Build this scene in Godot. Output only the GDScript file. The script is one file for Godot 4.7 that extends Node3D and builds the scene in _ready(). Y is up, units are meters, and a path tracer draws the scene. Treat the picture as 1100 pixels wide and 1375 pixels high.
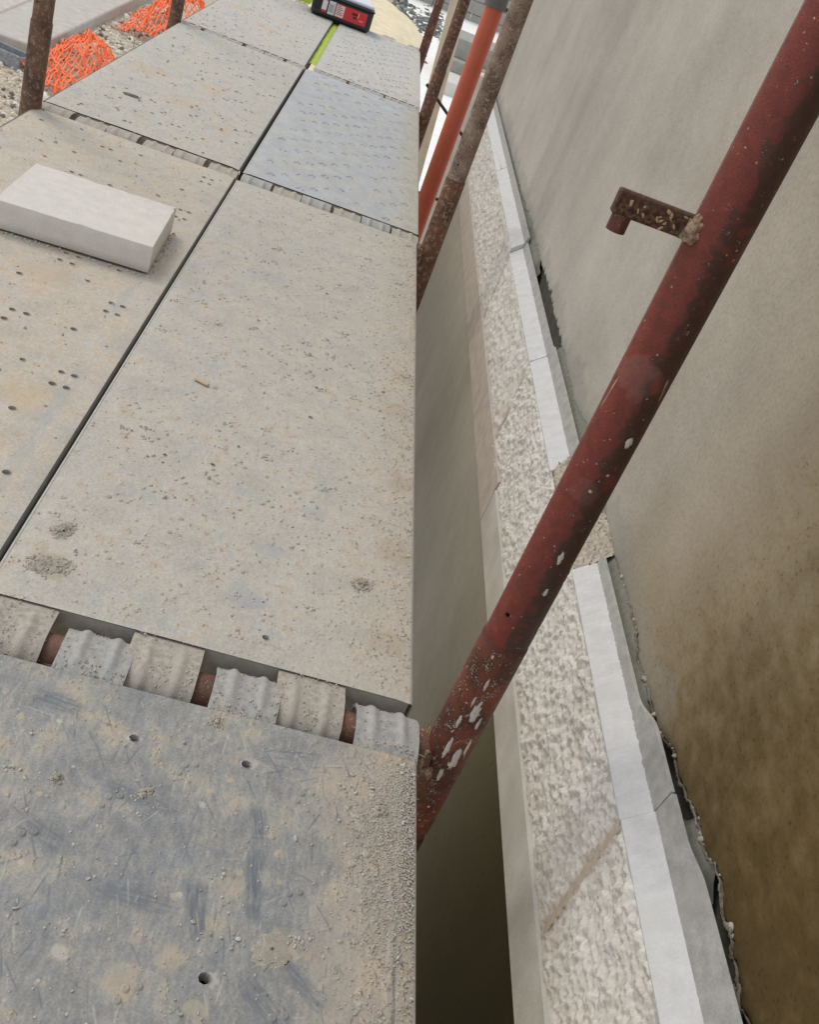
extends Node3D

# ---------------------------------------------------------------- frames of reference
# x: towards the wall, y: up from the deck, -z: along the walkway.  The wall has its own axes: s along it, n out of the deck, y up.
const WD := Vector3(0.00765, 0.0, -0.99997)
const WN := Vector3(0.99997, 0.0, 0.00765)
const RISE := 0.018
const GROUND := -1.7

var rng := RandomNumberGenerator.new()
var mats := {}

func W(s: float, n: float, y: float) -> Vector3:
	return WD * s + WN * n + Vector3(0, y + RISE * s, 0)

# ---------------------------------------------------------------- small helpers
func sm(a: float, b: float, x: float) -> float:
	return smoothstep(a, b, x)

func noise(seed_: int, freq: float, oct := 1, kind := FastNoiseLite.TYPE_SIMPLEX_SMOOTH) -> FastNoiseLite:
	var n := FastNoiseLite.new()
	n.seed = seed_
	n.noise_type = kind
	n.frequency = freq
	if oct > 1:
		n.fractal_type = FastNoiseLite.FRACTAL_FBM
		n.fractal_octaves = oct
	else:
		n.fractal_type = FastNoiseLite.FRACTAL_NONE
	return n

func noise_bytes(seed_: int, w: int, h: int, freq: float, oct := 1, kind := FastNoiseLite.TYPE_SIMPLEX_SMOOTH) -> PackedByteArray:
	var n := noise(seed_, freq, oct, kind)
	var im := n.get_image(w, h, false, false, true)
	im.convert(Image.FORMAT_L8)
	return im.get_data()

func numbered(called: String, parent: Node) -> String:
	if not parent.has_node(NodePath(called)):
		return called
	var k := 1
	while parent.has_node(NodePath("%s_%03d" % [called, k])):
		k += 1
	return "%s_%03d" % [called, k]

var counts := {}
func put(o: Node, called: String, parent: Node) -> void:
	var key := str(parent.get_instance_id()) + called
	var k: int = counts.get(key, 0)
	counts[key] = k + 1
	o.name = called if k == 0 else "%s_%03d" % [called, k]
	parent.add_child(o, true)

func part(called: String, mesh: Mesh, m: Material, parent: Node, at := Transform3D.IDENTITY) -> MeshInstance3D:
	var o := MeshInstance3D.new()
	o.mesh = mesh
	o.material_override = m
	o.transform = at
	put(o, called, parent)
	return o

func thing(called: String, label: String, category: String, at := Vector3.ZERO, group := "") -> Node3D:
	var o := Node3D.new()
	put(o, called, self)
	o.position = at
	tag(o, label, category, group)
	return o

func tag(o: Node, label: String, category: String, group := "") -> void:
	o.set_meta("label", label)
	o.set_meta("category", category)
	if group != "":
		o.set_meta("group", group)

func lone(called: String, mesh: Mesh, m: Material, label: String, category: String, at := Transform3D.IDENTITY, group := "") -> MeshInstance3D:
	var o := part(called, mesh, m, self, at)
	tag(o, label, category, group)
	return o

func struct(called: String, mesh: Mesh, m: Material, label := "", category := "ground") -> MeshInstance3D:
	var o := part(called, mesh, m, self)
	o.set_meta("kind", "structure")
	if label != "":
		tag(o, label, category)
	return o

func begin() -> SurfaceTool:
	var st := SurfaceTool.new()
	st.begin(Mesh.PRIMITIVE_TRIANGLES)
	return st

func done(st: SurfaceTool) -> ArrayMesh:
	st.generate_normals()
	return st.commit()

func quad(st: SurfaceTool, a: Vector3, b: Vector3, c: Vector3, d: Vector3, ua := Vector2.ZERO, ub := Vector2(1, 0), uc := Vector2(1, 1), ud := Vector2(0, 1)) -> void:
	st.set_uv(ua); st.add_vertex(a)
	st.set_uv(ub); st.add_vertex(b)
	st.set_uv(uc); st.add_vertex(c)
	st.set_uv(ua); st.add_vertex(a)
	st.set_uv(uc); st.add_vertex(c)
	st.set_uv(ud); st.add_vertex(d)

# a grid of points with smooth normals; f(i, j) gives a point, uvf(i, j) a texture place, cf(i, j) a colour
func grid(nu: int, nv: int, f: Callable, uvf = null, cf = null, grain := 0.0) -> ArrayMesh:
	var p := PackedVector3Array()
	var nn := PackedVector3Array()
	var uv := PackedVector2Array()
	var col := PackedColorArray()
	var w := nu + 1
	p.resize(w * (nv + 1))
	nn.resize(p.size())
	uv.resize(p.size())
	for j in nv + 1:
		for i in w:
			p[j * w + i] = f.call(i, j)
			uv[j * w + i] = uvf.call(i, j) if uvf != null else Vector2(float(i) / nu, float(j) / nv)
			if cf != null:
				col.append(cf.call(i, j))
	for j in nv + 1:
		for i in w:
			var du := p[j * w + mini(i + 1, nu)] - p[j * w + maxi(i - 1, 0)]
			var dv := p[mini(j + 1, nv) * w + i] - p[maxi(j - 1, 0) * w + i]
			nn[j * w + i] = dv.cross(du).normalized()
	var idx := PackedInt32Array()
	for j in nv:
		for i in nu:
			var a := j * w + i
			idx.append_array(PackedInt32Array([a, a + 1, a + w + 1, a, a + w + 1, a + w]))
	var arr := []
	arr.resize(Mesh.ARRAY_MAX)
	arr[Mesh.ARRAY_VERTEX] = p
	arr[Mesh.ARRAY_NORMAL] = nn
	arr[Mesh.ARRAY_TEX_UV] = uv
	if grain > 0.0:
		var uv2 := PackedVector2Array()
		for q in p:
			uv2.append(Vector2(-q.z, q.y) / grain)
		arr[Mesh.ARRAY_TEX_UV2] = uv2
	if cf != null:
		arr[Mesh.ARRAY_COLOR] = col
	arr[Mesh.ARRAY_INDEX] = idx
	var m := ArrayMesh.new()
	m.add_surface_from_arrays(Mesh.PRIMITIVE_TRIANGLES, arr)
	return m

# a sheet of cells with round holes cut in; map(u, v, depth) bends it; each hole is Vector3(u, v, radius)
func panel(st: SurfaceTool, u0: float, u1: float, v0: float, v1: float, nu: int, nv: int, holes: Array, map: Callable, uvs: Vector2, lip := 0.0, deep := 0.008) -> void:
	var du := (u1 - u0) / nu
	var dv := (v1 - v0) / nv
	var at := {}
	for h in holes:
		var i := clampi(int((h.x - u0) / du), 0, nu - 1)
		var j := clampi(int((h.y - v0) / dv), 0, nv - 1)
		at[Vector2i(i, j)] = h
	for j in nv:
		for i in nu:
			var a := u0 + i * du
			var b := a + du
			var c := v0 + j * dv
			var d := c + dv
			st.set_smooth_group(0)
			var h = at.get(Vector2i(i, j))
			if h == null:
				quad(st, map.call(a, c, 0.0), map.call(b, c, 0.0), map.call(b, d, 0.0), map.call(a, d, 0.0), Vector2(a, c) * uvs, Vector2(b, c) * uvs, Vector2(b, d) * uvs, Vector2(a, d) * uvs)
				continue
			var r: float = minf(h.z, minf(du, dv) * 0.36)
			var hu: float = clampf(h.x, a + r * 1.3, b - r * 1.3)
			var hv: float = clampf(h.y, c + r * 1.3, d - r * 1.3)
			var outer := [Vector2(a, c), Vector2((a + b) / 2, c), Vector2(b, c), Vector2(b, (c + d) / 2), Vector2(b, d), Vector2((a + b) / 2, d), Vector2(a, d), Vector2(a, (c + d) / 2)]
			for k in 8:
				var a0 := -PI * 0.75 + k * PI / 4
				var a1 := a0 + PI / 4
				var o0: Vector2 = outer[k]
				var o1: Vector2 = outer[(k + 1) % 8]
				var e0 := Vector2(hu, hv) + Vector2(cos(a0), sin(a0)) * r * 1.28
				var e1 := Vector2(hu, hv) + Vector2(cos(a1), sin(a1)) * r * 1.28
				var i0 := Vector2(hu, hv) + Vector2(cos(a0), sin(a0)) * r
				var i1 := Vector2(hu, hv) + Vector2(cos(a1), sin(a1)) * r
				st.set_smooth_group(0)
				quad(st, map.call(o0.x, o0.y, 0.0), map.call(o1.x, o1.y, 0.0), map.call(e1.x, e1.y, 0.0), map.call(e0.x, e0.y, 0.0), o0 * uvs, o1 * uvs, e1 * uvs, e0 * uvs)
				st.set_smooth_group(-1)
				quad(st, map.call(e0.x, e0.y, 0.0), map.call(e1.x, e1.y, 0.0), map.call(i1.x, i1.y, -lip), map.call(i0.x, i0.y, -lip), e0 * uvs, e1 * uvs, i1 * uvs, i0 * uvs)
				quad(st, map.call(i0.x, i0.y, -lip), map.call(i1.x, i1.y, -lip), map.call(i1.x, i1.y, deep), map.call(i0.x, i0.y, deep), i0 * uvs, i1 * uvs, i1 * uvs, i0 * uvs)

# a box with chamfered edges, its centre at t
func box(st: SurfaceTool, t: Transform3D, size: Vector3, ch := 0.003) -> void:
	var h := size / 2
	ch = minf(ch, minf(h.x, minf(h.y, h.z)) * 0.6)
	st.set_smooth_group(-1)
	var sc := 1.0
	for ax in 3:
		for sg in [-1.0, 1.0]:
			var n := Vector3.ZERO
			n[ax] = sg
			var u := Vector3.ZERO
			u[(ax + 1) % 3] = 1
			var v := Vector3.ZERO
			v[(ax + 2) % 3] = 1
			var hu: float = h[(ax + 1) % 3] - ch
			var hv: float = h[(ax + 2) % 3] - ch
			var c: Vector3 = n * h[ax]
			var q := [c - u * hu - v * hv, c + u * hu - v * hv, c + u * hu + v * hv, c - u * hu + v * hv]
			if sg > 0:
				q.reverse()
			quad(st, t * q[0], t * q[1], t * q[2], t * q[3], Vector2(0, 0), Vector2(hu * 2, 0) * sc, Vector2(hu * 2, hv * 2) * sc, Vector2(0, hv * 2) * sc)
	# edges and corners
	for ax in 3:
		var u := Vector3.ZERO
		u[ax] = 1
		var b1 := (ax + 1) % 3
		var b2 := (ax + 2) % 3
		for s1 in [-1.0, 1.0]:
			for s2 in [-1.0, 1.0]:
				var p1 := Vector3.ZERO
				p1[b1] = s1 * h[b1]
				p1[b2] = s2 * (h[b2] - ch)
				var p2 := Vector3.ZERO
				p2[b1] = s1 * (h[b1] - ch)
				p2[b2] = s2 * h[b2]
				var e := u * (h[ax] - ch)
				var q := [p1 - e, p1 + e, p2 + e, p2 - e]
				if (q[1] - q[0]).cross(q[2] - q[0]).dot(p1 + p2) > 0:
					q.reverse()
				quad(st, t * q[0], t * q[1], t * q[2], t * q[3])
	for sx in [-1.0, 1.0]:
		for sy in [-1.0, 1.0]:
			for sz in [-1.0, 1.0]:
				var s := Vector3(sx, sy, sz)
				var a := s * Vector3(h.x, h.y - ch, h.z - ch)
				var b := s * Vector3(h.x - ch, h.y, h.z - ch)
				var c := s * Vector3(h.x - ch, h.y - ch, h.z)
				if (b - a).cross(c - a).dot(s) > 0:
					var k := b
					b = c
					c = k
				for p in [a, b, c]:
					st.set_uv(Vector2.ZERO)
					st.add_vertex(t * p)

func box_mesh(size: Vector3, ch := 0.003) -> ArrayMesh:
	var st := begin()
	box(st, Transform3D.IDENTITY, size, ch)
	return done(st)

# a round bar from a to b
func bar(st: SurfaceTool, a: Vector3, b: Vector3, r: float, n := 16, caps := true, r2 := -1.0) -> void:
	if r2 < 0:
		r2 = r
	var ax := (b - a).normalized()
	var u := ax.cross(Vector3.RIGHT if absf(ax.x) < 0.8 else Vector3.UP).normalized()
	var v := ax.cross(u)
	var len := (b - a).length()
	for k in n:
		var t0 := TAU * k / n
		var t1 := TAU * (k + 1) / n
		var d0 := u * cos(t0) + v * sin(t0)
		var d1 := u * cos(t1) + v * sin(t1)
		st.set_smooth_group(0)
		quad(st, a + d0 * r, a + d1 * r, b + d1 * r2, b + d0 * r2, Vector2(float(k) / n, 0), Vector2(float(k + 1) / n, 0), Vector2(float(k + 1) / n, len), Vector2(float(k) / n, len))
		if caps:
			st.set_smooth_group(-1)
			for e in [[a, d0 * r, d1 * r, 1], [b, d1 * r2, d0 * r2, 1]]:
				st.set_uv(Vector2(0.5, 0.5)); st.add_vertex(e[0])
				st.set_uv(Vector2(0.6, 0.5)); st.add_vertex(e[0] + e[2])
				st.set_uv(Vector2(0.6, 0.6)); st.add_vertex(e[0] + e[1])

# an uneven lump, flattened by squash, sitting on y = 0
func lump(seed_: int, rx: float, ry: float, rz: float, rough := 0.35, nu := 24, nv := 14, freq := 1.2) -> ArrayMesh:
	var nz := noise(seed_, freq, 2)
	return grid(nu, nv, func(i, j):
		var a: float = -TAU * (i % nu) / nu
		var b: float = PI * 0.62 * (1.0 - float(j) / nv)
		if j == nv:
			b = 0.0
		var d := Vector3(cos(a) * sin(b), cos(b), sin(a) * sin(b))
		var k: float = 1.0 + rough * nz.get_noise_3d(d.x * 1.5, d.y * 1.5, d.z * 1.5) * 1.6
		return Vector3(d.x * rx, d.y * ry, d.z * rz) * k)

func pebble(seed_: int, n := 6) -> ArrayMesh:
	var nz := noise(seed_, 1.1, 2)
	return grid(n, 4, func(i, j):
		var a: float = -TAU * (i % n) / n
		var b: float = PI * (1.0 - float(j) / 4)
		var d := Vector3(cos(a) * sin(b), cos(b), sin(a) * sin(b))
		return d * (1.0 + 0.55 * nz.get_noise_3d(d.x, d.y, d.z)))

# a heap of crumbs that have set together
func crumbs(seed_: int, rx: float, rz: float, h: float, n: int, r0: float, r1: float) -> ArrayMesh:
	rng.seed = seed_
	var st := begin()
	st.append_from(lump(seed_, rx * 0.8, h * 0.45, rz * 0.8, 0.3, 20, 8), 0, Transform3D.IDENTITY)
	var shapes := [pebble(seed_, 6), pebble(seed_ + 1, 6), pebble(seed_ + 2, 7)]
	for k in n:
		var a := rng.randf() * TAU
		var q := sqrt(rng.randf()) * (1.0 if rng.randf() < 0.75 else 1.5)
		var r := rng.randf_range(r0, r1) * (1.1 - 0.45 * q)
		var y := h * maxf(0.0, 0.8 - q) * rng.randf()
		st.append_from(shapes[k % 3], 0, Transform3D(Basis.from_euler(Vector3(rng.randf(), rng.randf(), rng.randf()) * 6.0).scaled_local(Vector3(r, r * 0.75, r * rng.randf_range(0.8, 1.4))), Vector3(cos(a) * q * rx, y + r * 0.3, sin(a) * q * rz)))
	return st.commit()

func scatter(called: String, mesh: Mesh, m: Material, xf: Array, cols: Array, parent: Node) -> MultiMeshInstance3D:
	var mm := MultiMesh.new()
	mm.transform_format = MultiMesh.TRANSFORM_3D
	mm.use_colors = true
	mm.mesh = mesh
	mm.instance_count = xf.size()
	for k in xf.size():
		mm.set_instance_transform(k, xf[k])
		mm.set_instance_color(k, cols[k])
	var o := MultiMeshInstance3D.new()
	o.multimesh = mm
	o.material_override = m
	put(o, called, parent)
	o.set_meta("kind", "stuff")
	return o

# ---------------------------------------------------------------- materials
func plain(c: Color, rough := 0.85, metal := 0.0, spec := 0.5) -> StandardMaterial3D:
	var m := StandardMaterial3D.new()
	m.albedo_color = c
	m.roughness = rough
	m.metallic = metal
	m.metallic_specular = spec
	return m

func srgb(r: int, g: int, b: int) -> Color:
	return Color8(r, g, b)

func tex(w: int, h: int, data: PackedByteArray, fmt := Image.FORMAT_RGB8) -> ImageTexture:
	return ImageTexture.create_from_image(Image.create_from_data(w, h, false, fmt, data))

func textured(alb: Texture2D, height: Texture2D, cm: float, rough := 0.85, metal := 0.0, spec := 0.4) -> StandardMaterial3D:
	var m := plain(Color.WHITE, rough, metal, spec)
	m.albedo_texture = alb
	if height:
		m.heightmap_enabled = true
		m.heightmap_texture = height
		m.heightmap_scale = cm
	return m

var reliefs := {}

# two-tone noise material laid on by world position
func mottled(a: Color, b: Color, freq: float, seed_: int, size_m: float, relief_cm: float, rough := 0.9, contrast := 1.0, local := false) -> StandardMaterial3D:
	var w := 384
	var n1 := noise_bytes(seed_, w, w, freq, 5)
	var n2 := noise_bytes(seed_ + 7, w, w, 0.22, 2)
	var out := PackedByteArray()
	out.resize(w * w * 3)
	var hh := PackedByteArray()
	hh.resize(w * w)
	for i in w * w:
		# soften the seam by fading towards the mean at the border
		var x := i % w
		var y := i / w
		var e := minf(minf(x, w - 1 - x), minf(y, w - 1 - y)) / 40.0
		var k := clampf(e, 0.0, 1.0)
		var t: float = clampf(0.5 + ((n1[i] / 255.0 - 0.5) * 1.1 * contrast + (n2[i] / 255.0 - 0.5) * 0.7) * (0.35 + 0.65 * k), 0.0, 1.0)
		var c := a.lerp(b, t)
		out[i * 3] = int(c.r * 255)
		out[i * 3 + 1] = int(c.g * 255)
		out[i * 3 + 2] = int(c.b * 255)
		hh[i] = int(clampf(127 + (n2[i] - 127) * 0.5 + (n1[i] - 127) * 0.5 * k, 0, 255))
	if not reliefs.has(freq):
		reliefs[freq] = tex(w, w, hh, Image.FORMAT_L8)
	var m := textured(tex(w, w, out), reliefs[freq] if relief_cm > 0.04 else null, relief_cm, rough)
	m.uv1_triplanar = true
	m.uv1_world_triplanar = not local
	m.uv1_scale = Vector3.ONE / size_m
	return m

# the worn, dusty face of one steel plank.  o: seed, w, h (pixels), ppm, metal, dust, sand (colours), bare (how much metal shows),
# edge (sand along the right side), scrapes (list of strokes), dots (bumps with a halo of dirt), tan
func plank_face(o: Dictionary) -> StandardMaterial3D:
	var w: int = o.w
	var h: int = o.h
	var ppm: float = o.ppm
	var big := noise_bytes(o.seed, w, h, 1.0 / (o.get("patch", 0.16) * ppm), 5)
	var mid := noise_bytes(o.seed + 1, w, h, 1.0 / (0.03 * ppm), 4)
	var fine := noise_bytes(o.seed + 2, w, h, 0.55, 2, FastNoiseLite.TYPE_VALUE)
	var grit := noise_bytes(o.seed + 3, w, h, 1.0 / (0.011 * ppm), 3)
	var tone := noise_bytes(o.seed + 4, w, h, 1.0 / (0.09 * ppm), 3)
	var sk := noise_bytes(o.seed + 5, w, maxi(8, h / 4), 1.0 / (0.008 * ppm), 3)
	var sim := Image.create_from_data(w, maxi(8, h / 4), false, Image.FORMAT_L8, sk)
	sim.resize(w, h, Image.INTERPOLATE_CUBIC)
	sk = sim.get_data()
	var o_sharp: float = o.get("sharp", 4.2)
	var streak: float = o.get("streak", 0.03)
	var me: Color = o.metal
	var du: Color = o.dust
	var sa: Color = o.sand
	var bare: float = o.bare
	var edge: float = o.get("edge", 0.0)
	var rel: float = o.get("grit", 1.0)
	var out := PackedByteArray()
	out.resize(w * h * 3)
	var hh := PackedByteArray()
	hh.resize(w * h)
	var ro := PackedByteArray()
	ro.resize(w * h)
	for y in h:
		for x in w:
			var i := y * w + x
			var b := big[i] / 255.0
			var m := mid[i] / 255.0
			var f := fine[i] / 255.0
			var g := grit[i] / 255.0
			var t := tone[i] / 255.0
			var k := sk[i] / 255.0
			var xr := float(w - x) / ppm
			var side := edge * (1.0 - smoothstep(0.0, 0.13, xr + (m - 0.5) * 0.12))
			var d := clampf((b * 0.44 + m * 0.40 + f * 0.16 + (k - 0.5) * streak - bare) * o_sharp + 0.5 + side * 2.0, 0.0, 1.0)
			var s := clampf((t * 0.6 + m * 0.4 - 0.55) * 4.0, 0.0, 1.0) * d * 0.75 + side * 0.8
			s = clampf(s, 0.0, 1.0)
			# crusts of grit where fine and coarse noise meet
			var crust := clampf((g * 0.55 + m * 0.45 - 0.655 + side * 0.22) * 6.5, 0.0, 1.0) * d
			var br := 0.92 + 0.16 * f + (t - 0.5) * 0.10 + (k - 0.5) * (0.03 + 0.25 * streak) + (f - 0.5) * crust * 0.5
			if f > 0.86 and g > 0.55:
				br *= 0.92
			if f < 0.13 and g < 0.5:
				br *= 1.10
			s = clampf(s + crust * 0.5, 0.0, 1.0)
			out[i * 3] = int(clampf(lerpf(lerpf(me.r, du.r, d), sa.r, s) * br * 255.0, 0, 255))
			out[i * 3 + 1] = int(clampf(lerpf(lerpf(me.g, du.g, d), sa.g, s) * br * 255.0, 0, 255))
			out[i * 3 + 2] = int(clampf(lerpf(lerpf(me.b, du.b, d), sa.b, s) * br * 255.0, 0, 255))
			hh[i] = int(clampf(70.0 + d * 14.0 + crust * (34.0 + 70.0 * f) * rel + (f - 0.5) * 10.0 * d + (m - 0.5) * 22.0, 0, 255))
			ro[i] = int(clampf(140.0 + 90.0 * d, 0, 255))
	# long strokes of bare or dusty metal
	for q in o.get("strokes", []):
		stroke(out, hh, w, h, Vector2(q[0], q[1]) * ppm, Vector2(q[2], q[3]) * ppm, q[4] * ppm, q[5], q[6], q[7])
	for q in o.get("spots", []):
		spot(out, hh, w, h, Vector2(q[0], q[1]) * ppm, q[2] * ppm, q[3], q[4], q[5])
	var mt := textured(tex(w, h, out), tex(w, h, hh, Image.FORMAT_L8), o.get("relief", 0.45), 1.0, 0.0, 0.45)
	mt.roughness_texture = tex(w, h, ro, Image.FORMAT_L8)
	mt.roughness_texture_channel = BaseMaterial3D.TEXTURE_CHANNEL_GRAYSCALE
	return mt

func mix_px(out: PackedByteArray, i: int, c: Color, k: float) -> void:
	out[i * 3] = int(lerpf(out[i * 3], c.r * 255.0, k))
	out[i * 3 + 1] = int(lerpf(out[i * 3 + 1], c.g * 255.0, k))
	out[i * 3 + 2] = int(lerpf(out[i * 3 + 2], c.b * 255.0, k))

func stroke(out: PackedByteArray, hh: PackedByteArray, w: int, h: int, a: Vector2, b: Vector2, wid: float, c: Color, k: float, dh: float) -> void:
	var n := noise(int(a.x * 7 + b.y * 3), 0.09, 3)
	var d := b - a
	var len := maxf(d.length(), 1.0)
	var u := d / len
	var lo := Vector2(minf(a.x, b.x), minf(a.y, b.y)) - Vector2.ONE * (wid + 1)
	var hi := Vector2(maxf(a.x, b.x), maxf(a.y, b.y)) + Vector2.ONE * (wid + 1)
	for y in range(maxi(0, int(lo.y)), mini(h, int(hi.y) + 1)):
		for x in range(maxi(0, int(lo.x)), mini(w, int(hi.x) + 1)):
			var p := Vector2(x, y) - a
			var al := p.dot(u)
			var ac := absf(p.dot(u.orthogonal()))
			var e := clampf(minf(al, len - al) / (len * 0.18 + 1.0), 0.0, 1.0)
			var kk: float = e * (1.0 - smoothstep(0.3, 1.0, ac / maxf(wid, 0.6)))
			if kk <= 0.0:
				continue
			kk *= clampf(0.75 + 1.1 * n.get_noise_2d(al * 0.25, p.dot(u.orthogonal()) * 2.2), 0.0, 1.0)
			var i := y * w + x
			mix_px(out, i, c, k * kk)
			hh[i] = int(clampf(hh[i] + dh * kk, 0, 255))

func spot(out: PackedByteArray, hh: PackedByteArray, w: int, h: int, a: Vector2, r: float, c: Color, k: float, dh: float) -> void:
	var n := noise(int(a.x * 5 + a.y), 0.9 / maxf(r, 1.0), 3)
	for y in range(maxi(0, int(a.y - r * 1.5)), mini(h, int(a.y + r * 1.5) + 1)):
		for x in range(maxi(0, int(a.x - r * 1.5)), mini(w, int(a.x + r * 1.5) + 1)):
			var p := Vector2(x, y) - a
			var q := p.length() / r + n.get_noise_2d(x, y) * 0.45
			var kk := 1.0 - smoothstep(0.6, 1.0, q)
			if kk > 0.0:
				var i := y * w + x
				mix_px(out, i, c, k * kk)
				hh[i] = int(clampf(hh[i] + dh * kk, 0, 255))

# paint, rust and splashes of mortar on one metre of tube; u runs round it
func tube_face(seed_: int, paint: Color, rust: Color, pale: Color, rusty: float, splashed: float, band := -1.0, bandw := 0.2) -> StandardMaterial3D:
	var w := 224
	var h := 1400
	var big := noise_bytes(seed_, w, h, 1.0 / 120.0, 5)
	var mid := noise_bytes(seed_ + 1, w, h, 1.0 / 26.0, 4)
	var fine := noise_bytes(seed_ + 2, w, h, 0.3, 2)
	var out := PackedByteArray()
	out.resize(w * h * 3)
	var hh := PackedByteArray()
	hh.resize(w * h)
	for y in h:
		for x in w:
			# wrap round the tube: blend the last columns into the first
			var i := y * w + x
			var x2 := clampf((x - (w - 36)) / 36.0, 0.0, 1.0)
			var j := y * w + maxi(0, 36 - (w - x)) if x2 > 0 else i
			var b := lerpf(big[i], big[j], x2) / 255.0
			var m := lerpf(mid[i], mid[j], x2) / 255.0
			var f := lerpf(fine[i], fine[j], x2) / 255.0
			var k := rusty
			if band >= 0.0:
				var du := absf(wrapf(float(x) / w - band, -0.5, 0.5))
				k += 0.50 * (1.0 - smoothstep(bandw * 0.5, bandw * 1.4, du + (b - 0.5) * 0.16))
			var rr := clampf((b * 0.5 + m * 0.5 - (1.0 - k)) * 5.0 + 0.5, 0.0, 1.0)
			var sp := clampf((m * 0.45 + f * 0.55 - (1.0 - splashed)) * 11.0, 0.0, 1.0)
			var br := 0.86 + 0.28 * f + (m - 0.5) * 0.25
			var c := paint.lerp(rust, rr) * br
			c = c.lerp(pale * (0.8 + 0.3 * f), sp * 0.85)
			out[i * 3] = int(clampf(c.r * 255, 0, 255))
			out[i * 3 + 1] = int(clampf(c.g * 255, 0, 255))
			out[i * 3 + 2] = int(clampf(c.b * 255, 0, 255))
			hh[i] = int(clampf(90 + sp * 90 + (f - 0.5) * 30 + (m - 0.5) * 30 * rr, 0, 255))
	if band >= 0.0:
		spot(out, hh, w, h, Vector2(0.34 * w, 0.60 * h), 34, Color8(150, 126, 120), 0.30, 4)
		spot(out, hh, w, h, Vector2(0.30 * w, 0.72 * h), 24, Color8(140, 108, 100), 0.25, 4)
	rng.seed = seed_
	var loose := int(1100 * splashed)
	for k in loose:
		var y0 := rng.randf() * h
		var r := rng.randf_range(0.6, 1.7)
		spot(out, hh, w, h, Vector2(rng.randf() * w, y0), r * (1.8 if rng.randf() < 0.08 else 1.0), pale * rng.randf_range(0.8, 1.1), 0.9, 70)
	for k in int(200 * splashed):
		var a := Vector2(rng.randf() * w, rng.randf() * h)
		stroke(out, hh, w, h, a, a + Vector2(rng.randf_range(-7, 7), rng.randf_range(4, 26) if rng.randf() < 0.8 else rng.randf_range(26, 60)), rng.randf_range(0.8, 3.2), pale * rng.randf_range(0.85, 1.1), 0.95, 70)
	return textured(tex(w, h, out), tex(w, h, hh, Image.FORMAT_L8), 0.25, 0.62, 0.0, 0.5)

# ---------------------------------------------------------------- planks
var hook_a: ArrayMesh
var hook_b: ArrayMesh
var stud: ArrayMesh

func hook_mesh(wid: float, seed_: int) -> ArrayMesh:
	var prof := [Vector2(-0.003, -0.0035), Vector2(0.012, -0.0005), Vector2(0.028, 0.0018), Vector2(0.046, 0.0022), Vector2(0.058, 0.0008), Vector2(0.068, -0.0035), Vector2(0.076, -0.0105), Vector2(0.0815, -0.020), Vector2(0.084, -0.032)]
	var nz := noise(seed_, 60.0, 3)
	var st := begin()
	var n := 26
	var np := prof.size()
	var at := func(i: int, j: int, down: float) -> Vector3:
		var u := float(i) / n
		var x := (u - 0.5) * wid
		var rib := 0.0
		for c in [0.27, 0.73]:
			var q: float = (u - c) / 0.092
			rib = maxf(rib, 0.0038 * maxf(0.0, 1.0 - q * q) * (1.0 - 0.35 * q * q))
		rib *= smoothstep(0.5, 2.0, float(j))
		var p: Vector2 = prof[clampi(j, 0, np - 1)]
		var t: Vector2 = (prof[mini(j + 1, np - 1)] - prof[maxi(j - 1, 0)]).normalized()
		var nn := Vector2(-t.y, t.x)
		var e := rib - down + 0.0005 * nz.get_noise_2d(x * 0.4, p.x * 0.4)
		var q2 := p + nn * e
		return Vector3(x + 0.0012 * nz.get_noise_2d(p.x * 2, 7.0), q2.y, q2.x)
	for j in np - 1:
		for i in n:
			st.set_smooth_group(0)
			var uv := [Vector2(i, j), Vector2(i + 1, j), Vector2(i + 1, j + 1), Vector2(i, j + 1)]
			for k in 4:
				uv[k] = Vector2(uv[k].x / n, uv[k].y / np)
			quad(st, at.call(i, j, 0.0), at.call(i + 1, j, 0.0), at.call(i + 1, j + 1, 0.0), at.call(i, j + 1, 0.0), uv[0], uv[1], uv[2], uv[3])
			st.set_smooth_group(1)
			quad(st, at.call(i, j + 1, 0.003), at.call(i + 1, j + 1, 0.003), at.call(i + 1, j, 0.003), at.call(i, j, 0.003), uv[3], uv[2], uv[1], uv[0])
	st.set_smooth_group(-1)
	for j in np - 1:
		quad(st, at.call(n, j, 0.0), at.call(n, j, 0.003), at.call(n, j + 1, 0.003), at.call(n, j + 1, 0.0))
		quad(st, at.call(0, j, 0.003), at.call(0, j, 0.0), at.call(0, j + 1, 0.0), at.call(0, j + 1, 0.003))
	for i in n:
		quad(st, at.call(i, np - 1, 0.0), at.call(i + 1, np - 1, 0.0), at.call(i + 1, np - 1, 0.003), at.call(i, np - 1, 0.003))
	return done(st)

const HOOK_A := [[-0.464, 0.085], [-0.296, 0.083], [-0.125, 0.078]]
const HOOK_B := [[-0.373, 0.077], [-0.2036, 0.077], [-0.0365, 0.076]]

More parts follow.
